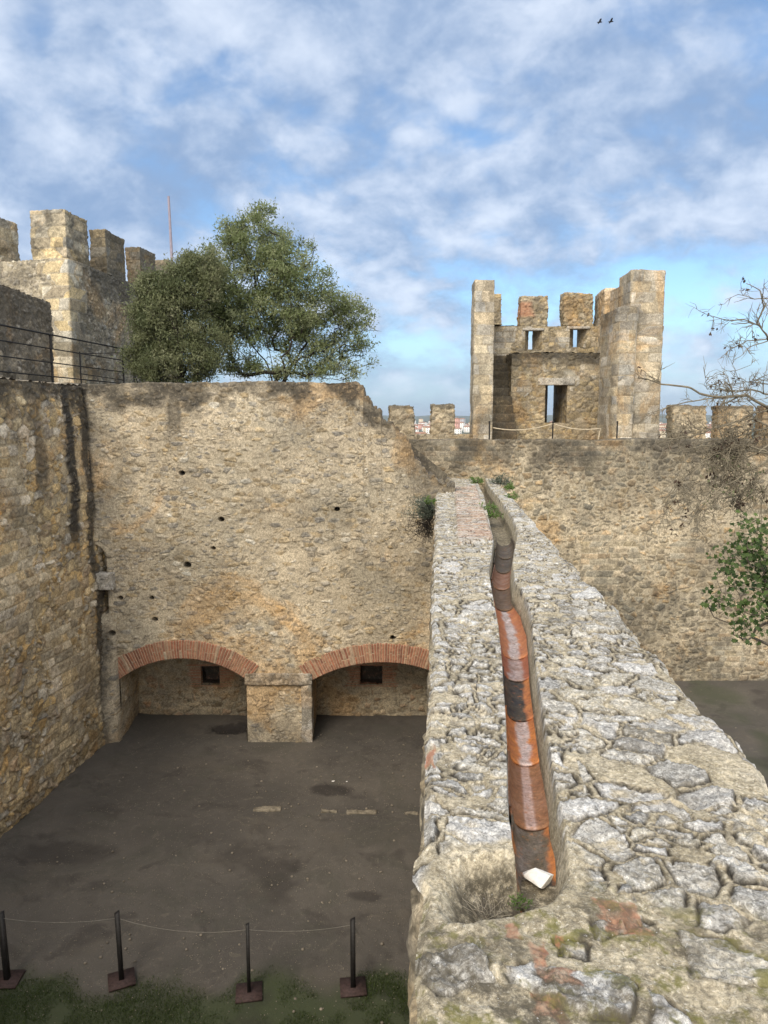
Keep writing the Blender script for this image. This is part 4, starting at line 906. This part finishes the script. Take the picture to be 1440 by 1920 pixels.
# bare tree on the right: limbs drawn by hand, twigs grown
def limb(pts, Y0, dY=0.): return np.array([pt(a, b, Y=Y0+dY*i/(len(pts)-1)) for i, (a, b) in enumerate(pts)])
def smooth(P, n=5):
    P = np.asarray(P); t0 = np.arange(len(P)); t1 = np.linspace(0, len(P)-1, (len(P)-1)*n+1)
    return np.stack([np.interp(t1, t0, P[:, k]) for k in range(3)], 1)
def twigs(line, rad, g, n, length, depth, out, tips, spreadang=.8, droop=0.):
    line = smooth(line, 4); m = len(line); line = line+g.normal(size=line.shape)*length*.012
    rr = np.linspace(rad, rad*.35, m); out.append((line, rr))
    if depth == 0: tips.append(line[-1]); tips.append(line[m//2]); return
    for _ in range(n):
        i = int(g.uniform(.12, 1)*(m-2)); s = line[i]; d = line[min(i+1, m-1)]-line[i]; d /= np.linalg.norm(d)+1e-9
        v = d+g.normal(size=3)*spreadang*np.array([1, .7, 1]); v[2] -= droop; v /= np.linalg.norm(v)
        L = length*g.uniform(.5, 1.1); b1_ = s+v*L*.5+g.normal(size=3)*L*.08; b2_ = s+v*L+g.normal(size=3)*L*.12+np.array([0, 0, -droop*L*.2])
        twigs(np.array([s, b1_, b2_]), max(rr[i]*.65, .0034), g, max(2, n-1), length*.55, depth-1, out, tips, spreadang, droop)
g = np.random.default_rng(301); YQ = 8.5
bt = empty('bare_tree', (6.2, 9.2, 0), 'bare twiggy tree with a few withered leaves reaching in from the right', 'tree')
out = []; tips = []
trunk = [(6.2, 9.2, -.1), (6.1, 9.1, 2.5), (5.9, 8.9, 4.6), (5.5, 8.8, 5.9)]
trunk2 = [(5.9, 8.9, 4.6), (5.6, 8.6, 6.6), pt(1475, 660, Y=YQ), pt(1440, 632, Y=YQ)]
big = [(smooth(trunk), np.linspace(.16, .09, 16)), (smooth(trunk2), np.linspace(.1, .03, 16)), (smooth([(5.5, 8.8, 5.9), pt(1500, 800, Y=YQ), pt(1440, 765, Y=YQ)]), np.linspace(.09, .045, 11)), (smooth([(5.5, 8.8, 5.9), pt(1500, 880, Y=YQ), pt(1445, 850, Y=YQ)]), np.linspace(.08, .03, 11))]
L1 = [  # upper fan against the sky
 ([(1440, 632), (1425, 610), (1405, 605), (1370, 607)], .012, 4, .3), ([(1440, 632), (1420, 605), (1432, 575), (1425, 545), (1400, 530)], .014, 4, .3), ([(1425, 612), (1395, 600), (1360, 600), (1330, 592), (1312, 583)], .008, 4, .22),
 ([(1440, 635), (1400, 640), (1370, 655), (1350, 672)], .008, 4, .22), ([(1440, 640), (1405, 650), (1390, 668), (1372, 676)], .007, 3, .2), ([(1440, 560), (1415, 560), (1385, 552), (1360, 562)], .007, 4, .2),
 # long branches in front of the tower
 ([(1440, 765), (1400, 742), (1350, 745), (1320, 740), (1290, 726), (1240, 720), (1215, 712), (1195, 708)], .02, 6, .26), ([(1350, 745), (1300, 752), (1260, 760), (1225, 773), (1200, 778)], .009, 5, .2),
 ([(1440, 770), (1410, 775), (1380, 790), (1345, 800), (1310, 815), (1250, 822)], .014, 6, .26), ([(1440, 740), (1410, 730), (1380, 735), (1350, 728)], .012, 5, .25), ([(1440, 720), (1400, 715), (1370, 700)], .008, 4, .22),
 # mass of twigs below the wall head
 ([(1445, 850), (1400, 845), (1350, 848), (1310, 870), (1270, 905), (1240, 945)], .016, 7, .3), ([(1445, 850), (1400, 835), (1350, 832), (1300, 840), (1260, 850)], .014, 6, .28), ([(1445, 860), (1410, 880), (1370, 905), (1330, 930), (1300, 950)], .014, 7, .28),
 ([(1445, 800), (1410, 810), (1380, 820), (1340, 825), (1300, 835)], .014, 6, .3), ([(1445, 880), (1415, 895), (1390, 930), (1375, 975)], .01, 6, .25), ([(1445, 830), (1420, 850), (1380, 865), (1345, 900), (1310, 960)], .012, 6, .26), ([(1445, 800), (1420, 790), (1385, 800), (1350, 815)], .012, 6, .25), ([(1445, 900), (1430, 930), (1420, 990)], .01, 4, .25)]
lowtips = []
for k, (pp, r_, n_, len_) in enumerate(L1):
    tp = []; twigs(limb(pp, YQ, g.uniform(-.6, .2)), r_*.9, g, n_+1, len_*(1.75 if k >= 8 else 1.2), 3 if k >= 8 else 2, out, tp, .75, .25 if k >= 11 else 0.); (lowtips if k >= 8 else tips).extend(tp)
tubes('trunk', big, M['greybark'], bt, 9); tubes('twigs', out[:], M['paletwig'], bt, 4)
tp = np.array(tips+lowtips); sel = tp[g.random(len(tp)) < .02]
V_, F_, t_ = leaves(sel, 5, .018, .045, -.8, g, .5); mkobj('withered_leaves', V_, F_, M['deadleaf'], bt, dict(rnd=t_), smooth=False)
lt_ = np.array(lowtips); lt_ = lt_[(lt_[:, 0] > X(1290, YQ)) & (lt_[:, 2] < Z(850, YQ)) & (g.random(len(lt_)) < .035)]
V_, F_, t_ = leaves(lt_, 5, .04, .035, 0, g, .5); mkobj('green_leaves', V_, F_, M['evergreen'], bt, dict(rnd=t_), smooth=False)
# leafy tree lower right
g = np.random.default_rng(302); YV = 8.0
lv = empty('leafy_tree', (5.6, 8.2, 0), 'green broad-leaved tree whose drooping sprays hang in at the right edge below the bare twigs', 'tree')
clus = []
for (cx, cy, rx_, ry_, n_) in ((1425, 1010, 35, 28, 46), (1400, 1045, 30, 22, 30), (1370, 1040, 18, 10, 8), (1430, 1070, 28, 30, 36), (1395, 1085, 32, 14, 18), (1360, 1060, 14, 8, 6), (1425, 1125, 26, 26, 30), (1345, 1125, 18, 9, 9), (1375, 1128, 16, 10, 8), (1390, 1160, 12, 22, 12), (1388, 1190, 8, 8, 4), (1440, 1100, 30, 60, 50)):
    for _ in range(n_):
        u = g.normal(size=2)*.72; clus.append(pt(cx+u[0]*rx_, cy+u[1]*ry_, Y=YV+g.normal()*.15))
clus = np.array(clus); lines = grow(np.array((5.6, 8.2, .0)), np.concatenate([clus[::2], np.array([(5.5, 8.1, z) for z in (1.5, 2.5, 3.5, 4.4)])]), g, 2, r0=.09, rtip=.003, sag_=.2)
tubes('trunk', lines, M['greybark'], lv, 6)
def starleaf(c, n_each, spread, size, g):
    n = len(c)*n_each; pos = np.repeat(c, n_each, 0)+g.normal(size=(n, 3))*spread
    nrm = g.normal(size=(n, 3))*.6+np.array([-.3, -.8, .5]); nrm /= np.linalg.norm(nrm, axis=1)[:, None]; a = np.cross(nrm, g.normal(size=(n, 3))); a /= np.linalg.norm(a, axis=1)[:, None]; b = np.cross(nrm, a)
    prof = [(0, -.3), (.45, -.45), (.35, -.05), (.62, .25), (.28, .3), (0, .75), (-.28, .3), (-.62, .25), (-.35, -.05), (-.45, -.45)]
    L = size*g.uniform(.6, 1.25, n)[:, None]; V = np.stack([pos+(a*x+b*y)*L+nrm*(-.15*abs(x))*L for x, y in prof], 1).reshape(-1, 3)
    Fc = np.arange(n*10).reshape(n, 10); return V, Fc, np.repeat(g.random(n), 10)
V_, F_, t_ = starleaf(clus, 3, .06, .05, g); mkobj('crown', V_, F_, M['ivy'], lv, dict(rnd=t_), smooth=False)

# ------------------------------------------------------------------ small plants on the wall
def plant(name, c, rad, n, size, mat, label, cat, seed, up=1.2, twigm=None, aspect=.3, flat=1.):
    g = np.random.default_rng(seed); root = empty(name, c, label, cat); c = np.array(c)
    lines = []; cen = []
    for _ in range(n):
        d = g.normal(size=3)*np.array([1, 1, .6]); d[2] = abs(d[2])+.25*up; d /= np.linalg.norm(d); L = rad*g.uniform(.5, 1.)
        e = c+d*L*np.array([1, 1, flat])+np.array([0, 0, -.05*rad]); mid_ = (c+e)/2+g.normal(size=3)*rad*.08; lines.append((np.array([c, mid_, e]), [.004, .003, .0015])); cen += [e, mid_*.4+e*.6]
    tubes('stems', lines, twigm or M['greybark'], root, 4)
    if mat: V_, F_, t_ = leaves(np.array(cen), 9, rad*.09, size, .6, g, aspect); mkobj('foliage', V_, F_, mat, root, dict(rnd=t_), smooth=False)
    return root
sy = 13.6; sc_ = pt(812, 965, Y=sy)
g = np.random.default_rng(5)
sh = empty('wall_shrub', tuple(sc_), 'grey-green shrub with dead dark stems hanging from the left side of the gutter wall', 'shrub')
lines = []; cen = []; dead = []
for k in range(110):
    a = g.uniform(-1.1, 1.1); d = np.array([-abs(g.normal())*.6-.15, g.normal()*.5, math.sin(a)*.9]); L = g.uniform(.2, .42); e = sc_+d*L*np.array([1, 1, 1.1]); 
    lines.append((np.array([sc_, (sc_+e)/2+g.normal(size=3)*.03, e]), [.006, .004, .002]))
    if e[2] > sc_[2]-.05: cen += [e, (sc_+e)/2]
    else: dead.append((np.array([e, e+np.array([g.normal()*.05, g.normal()*.05, -.12]), e+np.array([g.normal()*.1-.02, g.normal()*.08, -.25])]), [.004, .003, .002]))
for k in range(160): e = sc_+np.array([-abs(g.normal())*.14, g.normal()*.15, -g.uniform(.05, .4)]); dead.append((np.array([e, e+g.normal(size=3)*.06, e+g.normal(size=3)*.12]), [.004, .003, .002]))
tubes('stems', lines+dead, M['bark'], sh, 4); V_, F_, t_ = leaves(np.array(cen), 26, .045, .04, .5, g, .25); mkobj('foliage', V_, F_, M['shrub'], sh, dict(rnd=t_), smooth=False)
gp = pt(812, 945, Y=sy-.2); plant('green_tuft', tuple(gp+np.array([-.05, 0, 0])), .16, 16, .045, M['weed'], 'bright green tuft growing above the wall shrub', 'plant', 12)
for k, (a, b, z_, r_, n_, m_, lab, nm, ct) in enumerate(((893, 906, 0, .2, 22, 'weed', 'low green weed at the far left end of the channel', 'weed', 'plant'), (941, 908, 0, .3, 40, 'shrub', 'grey-green tuft at the far right end of the gutter wall', 'weed', 'plant'), (956, 918, 0, .16, 16, 'weed', 'small green weed right beside the grey-green tuft', 'weed', 'plant'), (922, 968, -.12, .26, 30, 'weed', 'leafy green weed growing down inside the channel', 'weed', 'plant'),
                       (960, 935, -.02, .12, 10, 'weed', 'faint green weed on the wall head in front of the grey-green tuft', 'weed', 'plant'))):
    q_ = pt(a, b, z=ZG+z_); plant(nm, tuple(q_), r_, n_, .05, M[m_], lab, ct, 40+k)
q_ = pt(975, 1700, z=ZG-.13); plant('weed', tuple(q_), .045, 20, .012, M['weed'], 'tiny green weed at the front rim of the basin', 'plant', 51)
g = np.random.default_rng(9); q_ = pt(915, 1712, z=ZG-.08); dw = empty('dry_weed', tuple(q_), 'bleached leafless weed standing in the front of the basin', 'plant'); ln_ = []
for k in range(16):
    b_ = q_+np.array([g.normal()*.02, g.normal()*.012, -.01]); d = np.array([g.normal()*.7, g.normal()*.4+.2, 1.]); d /= np.linalg.norm(d); L = g.uniform(.04, .085)
    ln_.append((smooth([b_, b_+d*L*.5+g.normal(size=3)*.004, b_+d*L+np.array([d[0]*.02, 0, 0])], 3), np.linspace(.0011, .0005, 7)))
tubes('stems', ln_, M['twig'], dw, 4)
# litter of dry stems in the basin
cen = np.array([q_+np.array([g.uniform(-.05, .14), g.uniform(-.02, .09), g.uniform(-.03, .01)]) for _ in range(110)]); lz = []
for c in cen: d = g.normal(size=3)*np.array([1, 1, .4]); d /= np.linalg.norm(d); lz.append((np.array([c-d*.02, c+g.normal(size=3)*.003, c+d*.02]), .0008))
o = tubes('dry_litter', lz, M['greybark'], None, 3); o['kind'] = 'stuff'; o['label'] = 'dry stems and litter caught in the basin'
# grass at the foot of the frame
g = np.random.default_rng(77); N_ = 170000
gx = g.uniform(-5.9, .9, N_); gy = g.uniform(6.9, 8.9, N_); PP = np.stack([gx, gy, 0*gx], 1); keep = (moss(PP)*sm(-.5, .1, fbm(PP, .35, 3, 66)) > g.random(N_)*.9+.1); PP = PP[keep]; PP[:, 2] = .0
V_, F_, t_ = leaves(PP, 1, .01, .032, 1.6, g, .14); o = mkobj('grass', V_, F_, M['grass'], None, dict(rnd=t_), smooth=False); o['kind'] = 'stuff'; o['label'] = 'short dark mossy grass at the near edge of the courtyard'
# fallen crumbs of stone in the courtyard
g = np.random.default_rng(78); N_ = 5000; cr = np.stack([g.uniform(-5.8, 1., N_), g.uniform(7.2, 16, N_), 0*np.zeros(N_)], 1); cr2 = np.stack([g.uniform(3, 9.5, 250), g.uniform(12, 19, 250), np.zeros(250)], 1); cr = np.concatenate([cr, cr2])
cr[:, 2] = .01; bvv, bff = icos(1); szs = g.uniform(.003, .009, len(cr))*(1+2*(g.random(len(cr)) < .04)); VV = (bvv[None]*szs[:, None, None]*np.array([1, 1, .6])+cr[:, None]).reshape(-1, 3); FF = (bff[None]+(np.arange(len(cr))*len(bvv))[:, None, None]).reshape(-1, 3)
o = mkobj('gravel', VV, FF, simple('gravel stone', (.2, .17, .13), .9, 3, .5), None, smooth=False); o['kind'] = 'stuff'; o['label'] = 'small stones scattered over the courtyard earth'

# ------------------------------------------------------------------ terrain, hills and far city
def terr(P):
    d = np.hypot(P[:, 0], P[:, 1]); z = np.interp(d, [0, 50, 400, 800, 1300, 4500, 6500, 8500, 14000], [-.4, -.4, -75, -70, EYE-30, EYE-27, EYE+5, EYE+38, EYE-50])
    az = np.arctan2(P[:, 0], P[:, 1]); Q = np.stack([az*40, 0*az, 0*az], 1)
    z = z+sm(5500, 8000, d)*(22*fbm(Q, 2.2, 4, 5)+14*sm(.04, .065, az)*sm(.1, .07, az))+sm(300, 800, d)*6*fbm(P, 600, 3, 9); return z
ra = np.radians(np.linspace(-60, 60, 500)); rd = np.concatenate([np.linspace(0, 60, 6), np.geomspace(80, 14000, 130)])
G = np.array([[(r_*math.sin(a), r_*math.cos(a)-30*(r_ < 1), 0) for r_ in rd] for a in ra]); V_ = G.reshape(-1, 3); V_[:, 2] = terr(V_)
t = NT('far land'); t.col(t.mix(t.mr(t.noise(.012, 5, .7), .4, .6), (.05, .075, .04), (.11, .12, .08))); 
p = Pan(); p.grid(V_.reshape(G.shape)); o = mkobj('terrain', V_, p.F[0][:, ::-1], t.m); o['kind'] = 'structure'
g = np.random.default_rng(400)
walls = [simple('white house wall', (.8, .78, .74), .9, .2, .1), simple('pink house wall', (.6, .34, .28), .9, .2, .1), simple('cream house wall', (.68, .58, .42), .9, .2, .1), simple('grey house wall', (.4, .4, .42), .9, .2, .1)]
wn = ['white', 'pink', 'cream', 'grey']; roofm = simple('red roof tiles', (.36, .2, .14), .9, 2, .2); glass = simple('dark house windows', (.07, .08, .1), .3)
gaps = [((772, 812), 'between the two merlons left of the tower', 26), ((851, 890), 'between the last merlon and the tower\'s left wing', 26), ((1024, 1038), 'seen through the tower window', 7), ((1239, 1264), 'between the tower\'s right wing and the next merlon', 16), ((1324, 1349), 'between two merlons behind the bare branches', 14)]
def house(px_, D, w, d_, h_, ci_, lab):
    x, y = X(px_, D), D; zg = float(terr(np.array([[x, y, 0.]]))[0]); root = empty('city_house', (x, y, zg-3), lab, 'house', 'houses of the far city')
    def bx(name, x0, x1, y0, y1, z0_, z1_, mat, flat=True, par_=root):
        V = np.array([(a, b, c) for c in (z0_, z1_) for a, b in ((x0, y0), (x1, y0), (x1, y1), (x0, y1))]); return mkobj(name, V+np.array([x, y, zg]), np.array([[3, 2, 1, 0], [4, 5, 6, 7], [0, 1, 5, 4], [1, 2, 6, 5], [2, 3, 7, 6], [3, 0, 4, 7]]), mat, par_, smooth=False)
    wo = bx('wall', -w/2, w/2, 0, d_, -8, h_, walls[ci_])
    rh = min(w, d_)*.22
    V = np.array([(-w/2-.4, -.4, h_+.02), (w/2+.4, -.4, h_+.02), (w/2+.4, d_+.4, h_+.02), (-w/2-.4, d_+.4, h_+.02), (-w/2*.6, d_/2, h_+rh), (w/2*.6, d_/2, h_+rh)])+np.array([x, y, zg])
    mkobj('roof', V, [np.array([[0, 1, 5, 4], [2, 3, 4, 5], [3, 2, 1, 0]]), np.array([[1, 2, 5], [3, 0, 4]])], roofm, root, smooth=False)
    k = 0; fl = max(1, int(h_/3.2)); nw = max(2, int(w/4))
    Vw = []; Fw = []
    for i in range(fl):
        for j in range(nw):
            cx = -w/2+(j+.5)*w/nw; cz = h_-1.8-i*3.2; b_ = len(Vw); Vw += [(cx-.6, -.08, cz-.9), (cx+.6, -.08, cz-.9), (cx+.6, -.08, cz+.9), (cx-.6, -.08, cz+.9)]; Fw.append([b_, b_+1, b_+2, b_+3])
    me = wo.data; n0 = len(me.vertices); import bmesh
    bm = bmesh.new(); bm.from_mesh(me); off = np.array([x, y, zg])-np.array(root.location)
    for f in Fw:
        ff = bm.faces.new([bm.verts.new(Vector(Vw[i])+Vector(off)) for i in f]); ff.material_index = 1
    bm.to_mesh(me); bm.free(); me.materials.append(glass)
for (g0, g1), gl, n_ in gaps:
    for k in range(n_):
        D = 1150+2300*(k/n_)**1.3+g.uniform(-60, 60); w = g.uniform(11, 24); ci_ = int(g.choice([0, 0, 0, 0, 1, 2, 2, 3])); h_ = g.uniform(7, 15)*(1 if g.random() < .85 else 1.9)
        house(g.uniform(g0, g1), D, w, g.uniform(9, 15), h_, ci_, f'tiny {wn[ci_]} far house {gl}')

# birds
for k, (a, b) in enumerate(((1124, 42), (1145, 41))):
    c = pt(a, b, Y=60); root = empty('bird', tuple(c), ('left one of two tiny birds high in the sky', 'right one of two tiny birds high in the sky')[k], 'bird', 'birds in flight')
    bd = tubes('body', [([c+np.array([-.2, 0, 0]), c+np.array([-.1, 0, .01]), c+np.array([.05, 0, .02]), c+np.array([.16, 0, .03]), c+np.array([.22, 0, .02])], [.01, .04, .05, .035, .008])], M['feather'], root, 8)
    for s in (-1, 1):
        V_ = c+np.array([(-.06, 0, .03), (.08, 0, .03), (.1, s*.22, .12), (.0, s*.45, .08), (-.05, s*.22, .11), (-.06, 0, .015), (.08, 0, .015), (.1, s*.22, .105), (.0, s*.45, .075), (-.05, s*.22, .095)])
        mkobj('wing', V_, [np.array([[0, 1, 2, 3, 4]]), np.array([[9, 8, 7, 6, 5]]), np.array([[0, 5, 6, 1], [1, 6, 7, 2], [2, 7, 8, 3], [3, 8, 9, 4], [4, 9, 5, 0]])], M['feather'], root, smooth=False)

# air
hz = bpy.data.materials.new('pale haze'); hz.use_nodes = True; hn = hz.node_tree; hn.nodes.clear(); ho = hn.nodes.new('ShaderNodeOutputMaterial'); hv = hn.nodes.new('ShaderNodeVolumePrincipled')
hv.inputs['Color'].default_value = (.85, .92, 1, 1); hv.inputs['Density'].default_value = .5/7000; hv.inputs['Anisotropy'].default_value = .2; hn.links.new(hv.outputs[0], ho.inputs['Volume'])
p = Pan(); p.box(-13000, 13000, -60, 14500, -170, 125, 40000); V_, F_ = p.weld(); o = mkobj('haze', V_, F_, hz, smooth=False); o['kind'] = 'stuff'

# ------------------------------------------------------------------ sky and sun
sunv = np.array([-.33, -.7, .75]); sunv /= np.linalg.norm(sunv)
w = bpy.data.worlds.new('World'); bpy.context.scene.world = w; w.use_nodes = True; nt = w.node_tree; nt.nodes.clear()
class W(NT):
    def __init__(s): s.t = nt
t = W(); bg = t.n('ShaderNodeBackground'); ow = t.n('ShaderNodeOutputWorld'); t.l(bg.outputs[0], ow.inputs[0]); bg.inputs[1].default_value = .13
sky = t.n('ShaderNodeTexSky'); sky.sky_type = 'NISHITA'; sky.sun_disc = False; sky.sun_elevation = math.asin(sunv[2]); sky.sun_rotation = math.atan2(sunv[0], sunv[1]); sky.air_density = 1.; sky.dust_density = .6; sky.ozone_density = 1.5
tc = t.n('ShaderNodeTexCoord'); sx = t.n('ShaderNodeSeparateXYZ'); t.l(tc.outputs['Generated'], sx.inputs[0])
zz_ = t.mul(t.mul(sx.outputs[2], 0., 'MAXIMUM'), .55, 'ADD')
cx_ = t.mul(sx.outputs[0], zz_, 'DIVIDE'); cy_ = t.mul(sx.outputs[1], zz_, 'DIVIDE')
cb = t.n('ShaderNodeCombineXYZ'); t.l(cx_, cb.inputs[0]); t.l(cy_, cb.inputs[1])
mp = t.n('ShaderNodeMapping'); mp.inputs['Rotation'].default_value = (0, 0, .5); mp.inputs['Scale'].default_value = (1., 1.1, 1); mp.inputs['Location'].default_value = (3.1, 1.7, 0); t.l(cb.outputs[0], mp.inputs[0])
vec = mp.outputs[0]
n1 = t.noise(2.7, 9, .56, vec, .2); n2 = t.noise(11, 6, .55, vec, .3); n3 = t.noise(.55, 3, .5, vec)
cv = t.mul(t.mul(n1, .68), t.mul(n2, .32), 'ADD')
bias = t.mul(t.mul(sx.outputs[0], -.13), t.mul(sx.outputs[2], .2), 'ADD')
cv = t.mul(t.mul(cv, bias, 'ADD'), t.mul(t.mul(n3, -.5, 'ADD'), .35), 'ADD')
cov = t.mul(t.mr(cv, .37, .55), t.mr(sx.outputs[2], .0, .1, .45, 1))
shade = t.mr(t.mul(t.mul(t.noise(3.3, 8, .58, vec, .2), .6), t.mul(t.noise(11, 6, .55, vec, .2), .4), 'ADD'), .4, .66)
ccol = t.mix(shade, (1.45, 2.1, 3.25), (4.0, 4.45, 5.2))
skyc = t.mix(1., sky.outputs[0], (.72, .86, .95), 'MULTIPLY')
skyc = t.mix(t.mr(sx.outputs[2], .0, .16, .8, 0), skyc, (1.9, 2.75, 3.8))
final = t.mix(t.mul(cov, .93), skyc, ccol)
final = t.mix(t.mr(sx.outputs[1], .25, -.45), final, (7.4, 7.4, 7.4))   # brighter sky added behind the camera as frontal fill light
t.l(final, bg.inputs[0])
ld = bpy.data.lights.new('sun', 'SUN'); ld.energy = 1.9; ld.angle = math.radians(26); ld.color = (1, .91, .77); so = bpy.data.objects.new('sun', ld); C.objects.link(so)
from mathutils import Vector
so.rotation_euler = Vector(sunv).to_track_quat('Z', 'Y').to_euler()
vs = bpy.context.scene.view_settings; vs.view_transform = 'Standard'; vs.look = 'None'; vs.gamma = 1; vs.exposure = 0.65
sc = bpy.context.scene; sc.render.engine = 'CYCLES'; sc.cycles.use_denoising = True; sc.cycles.max_bounces = 6
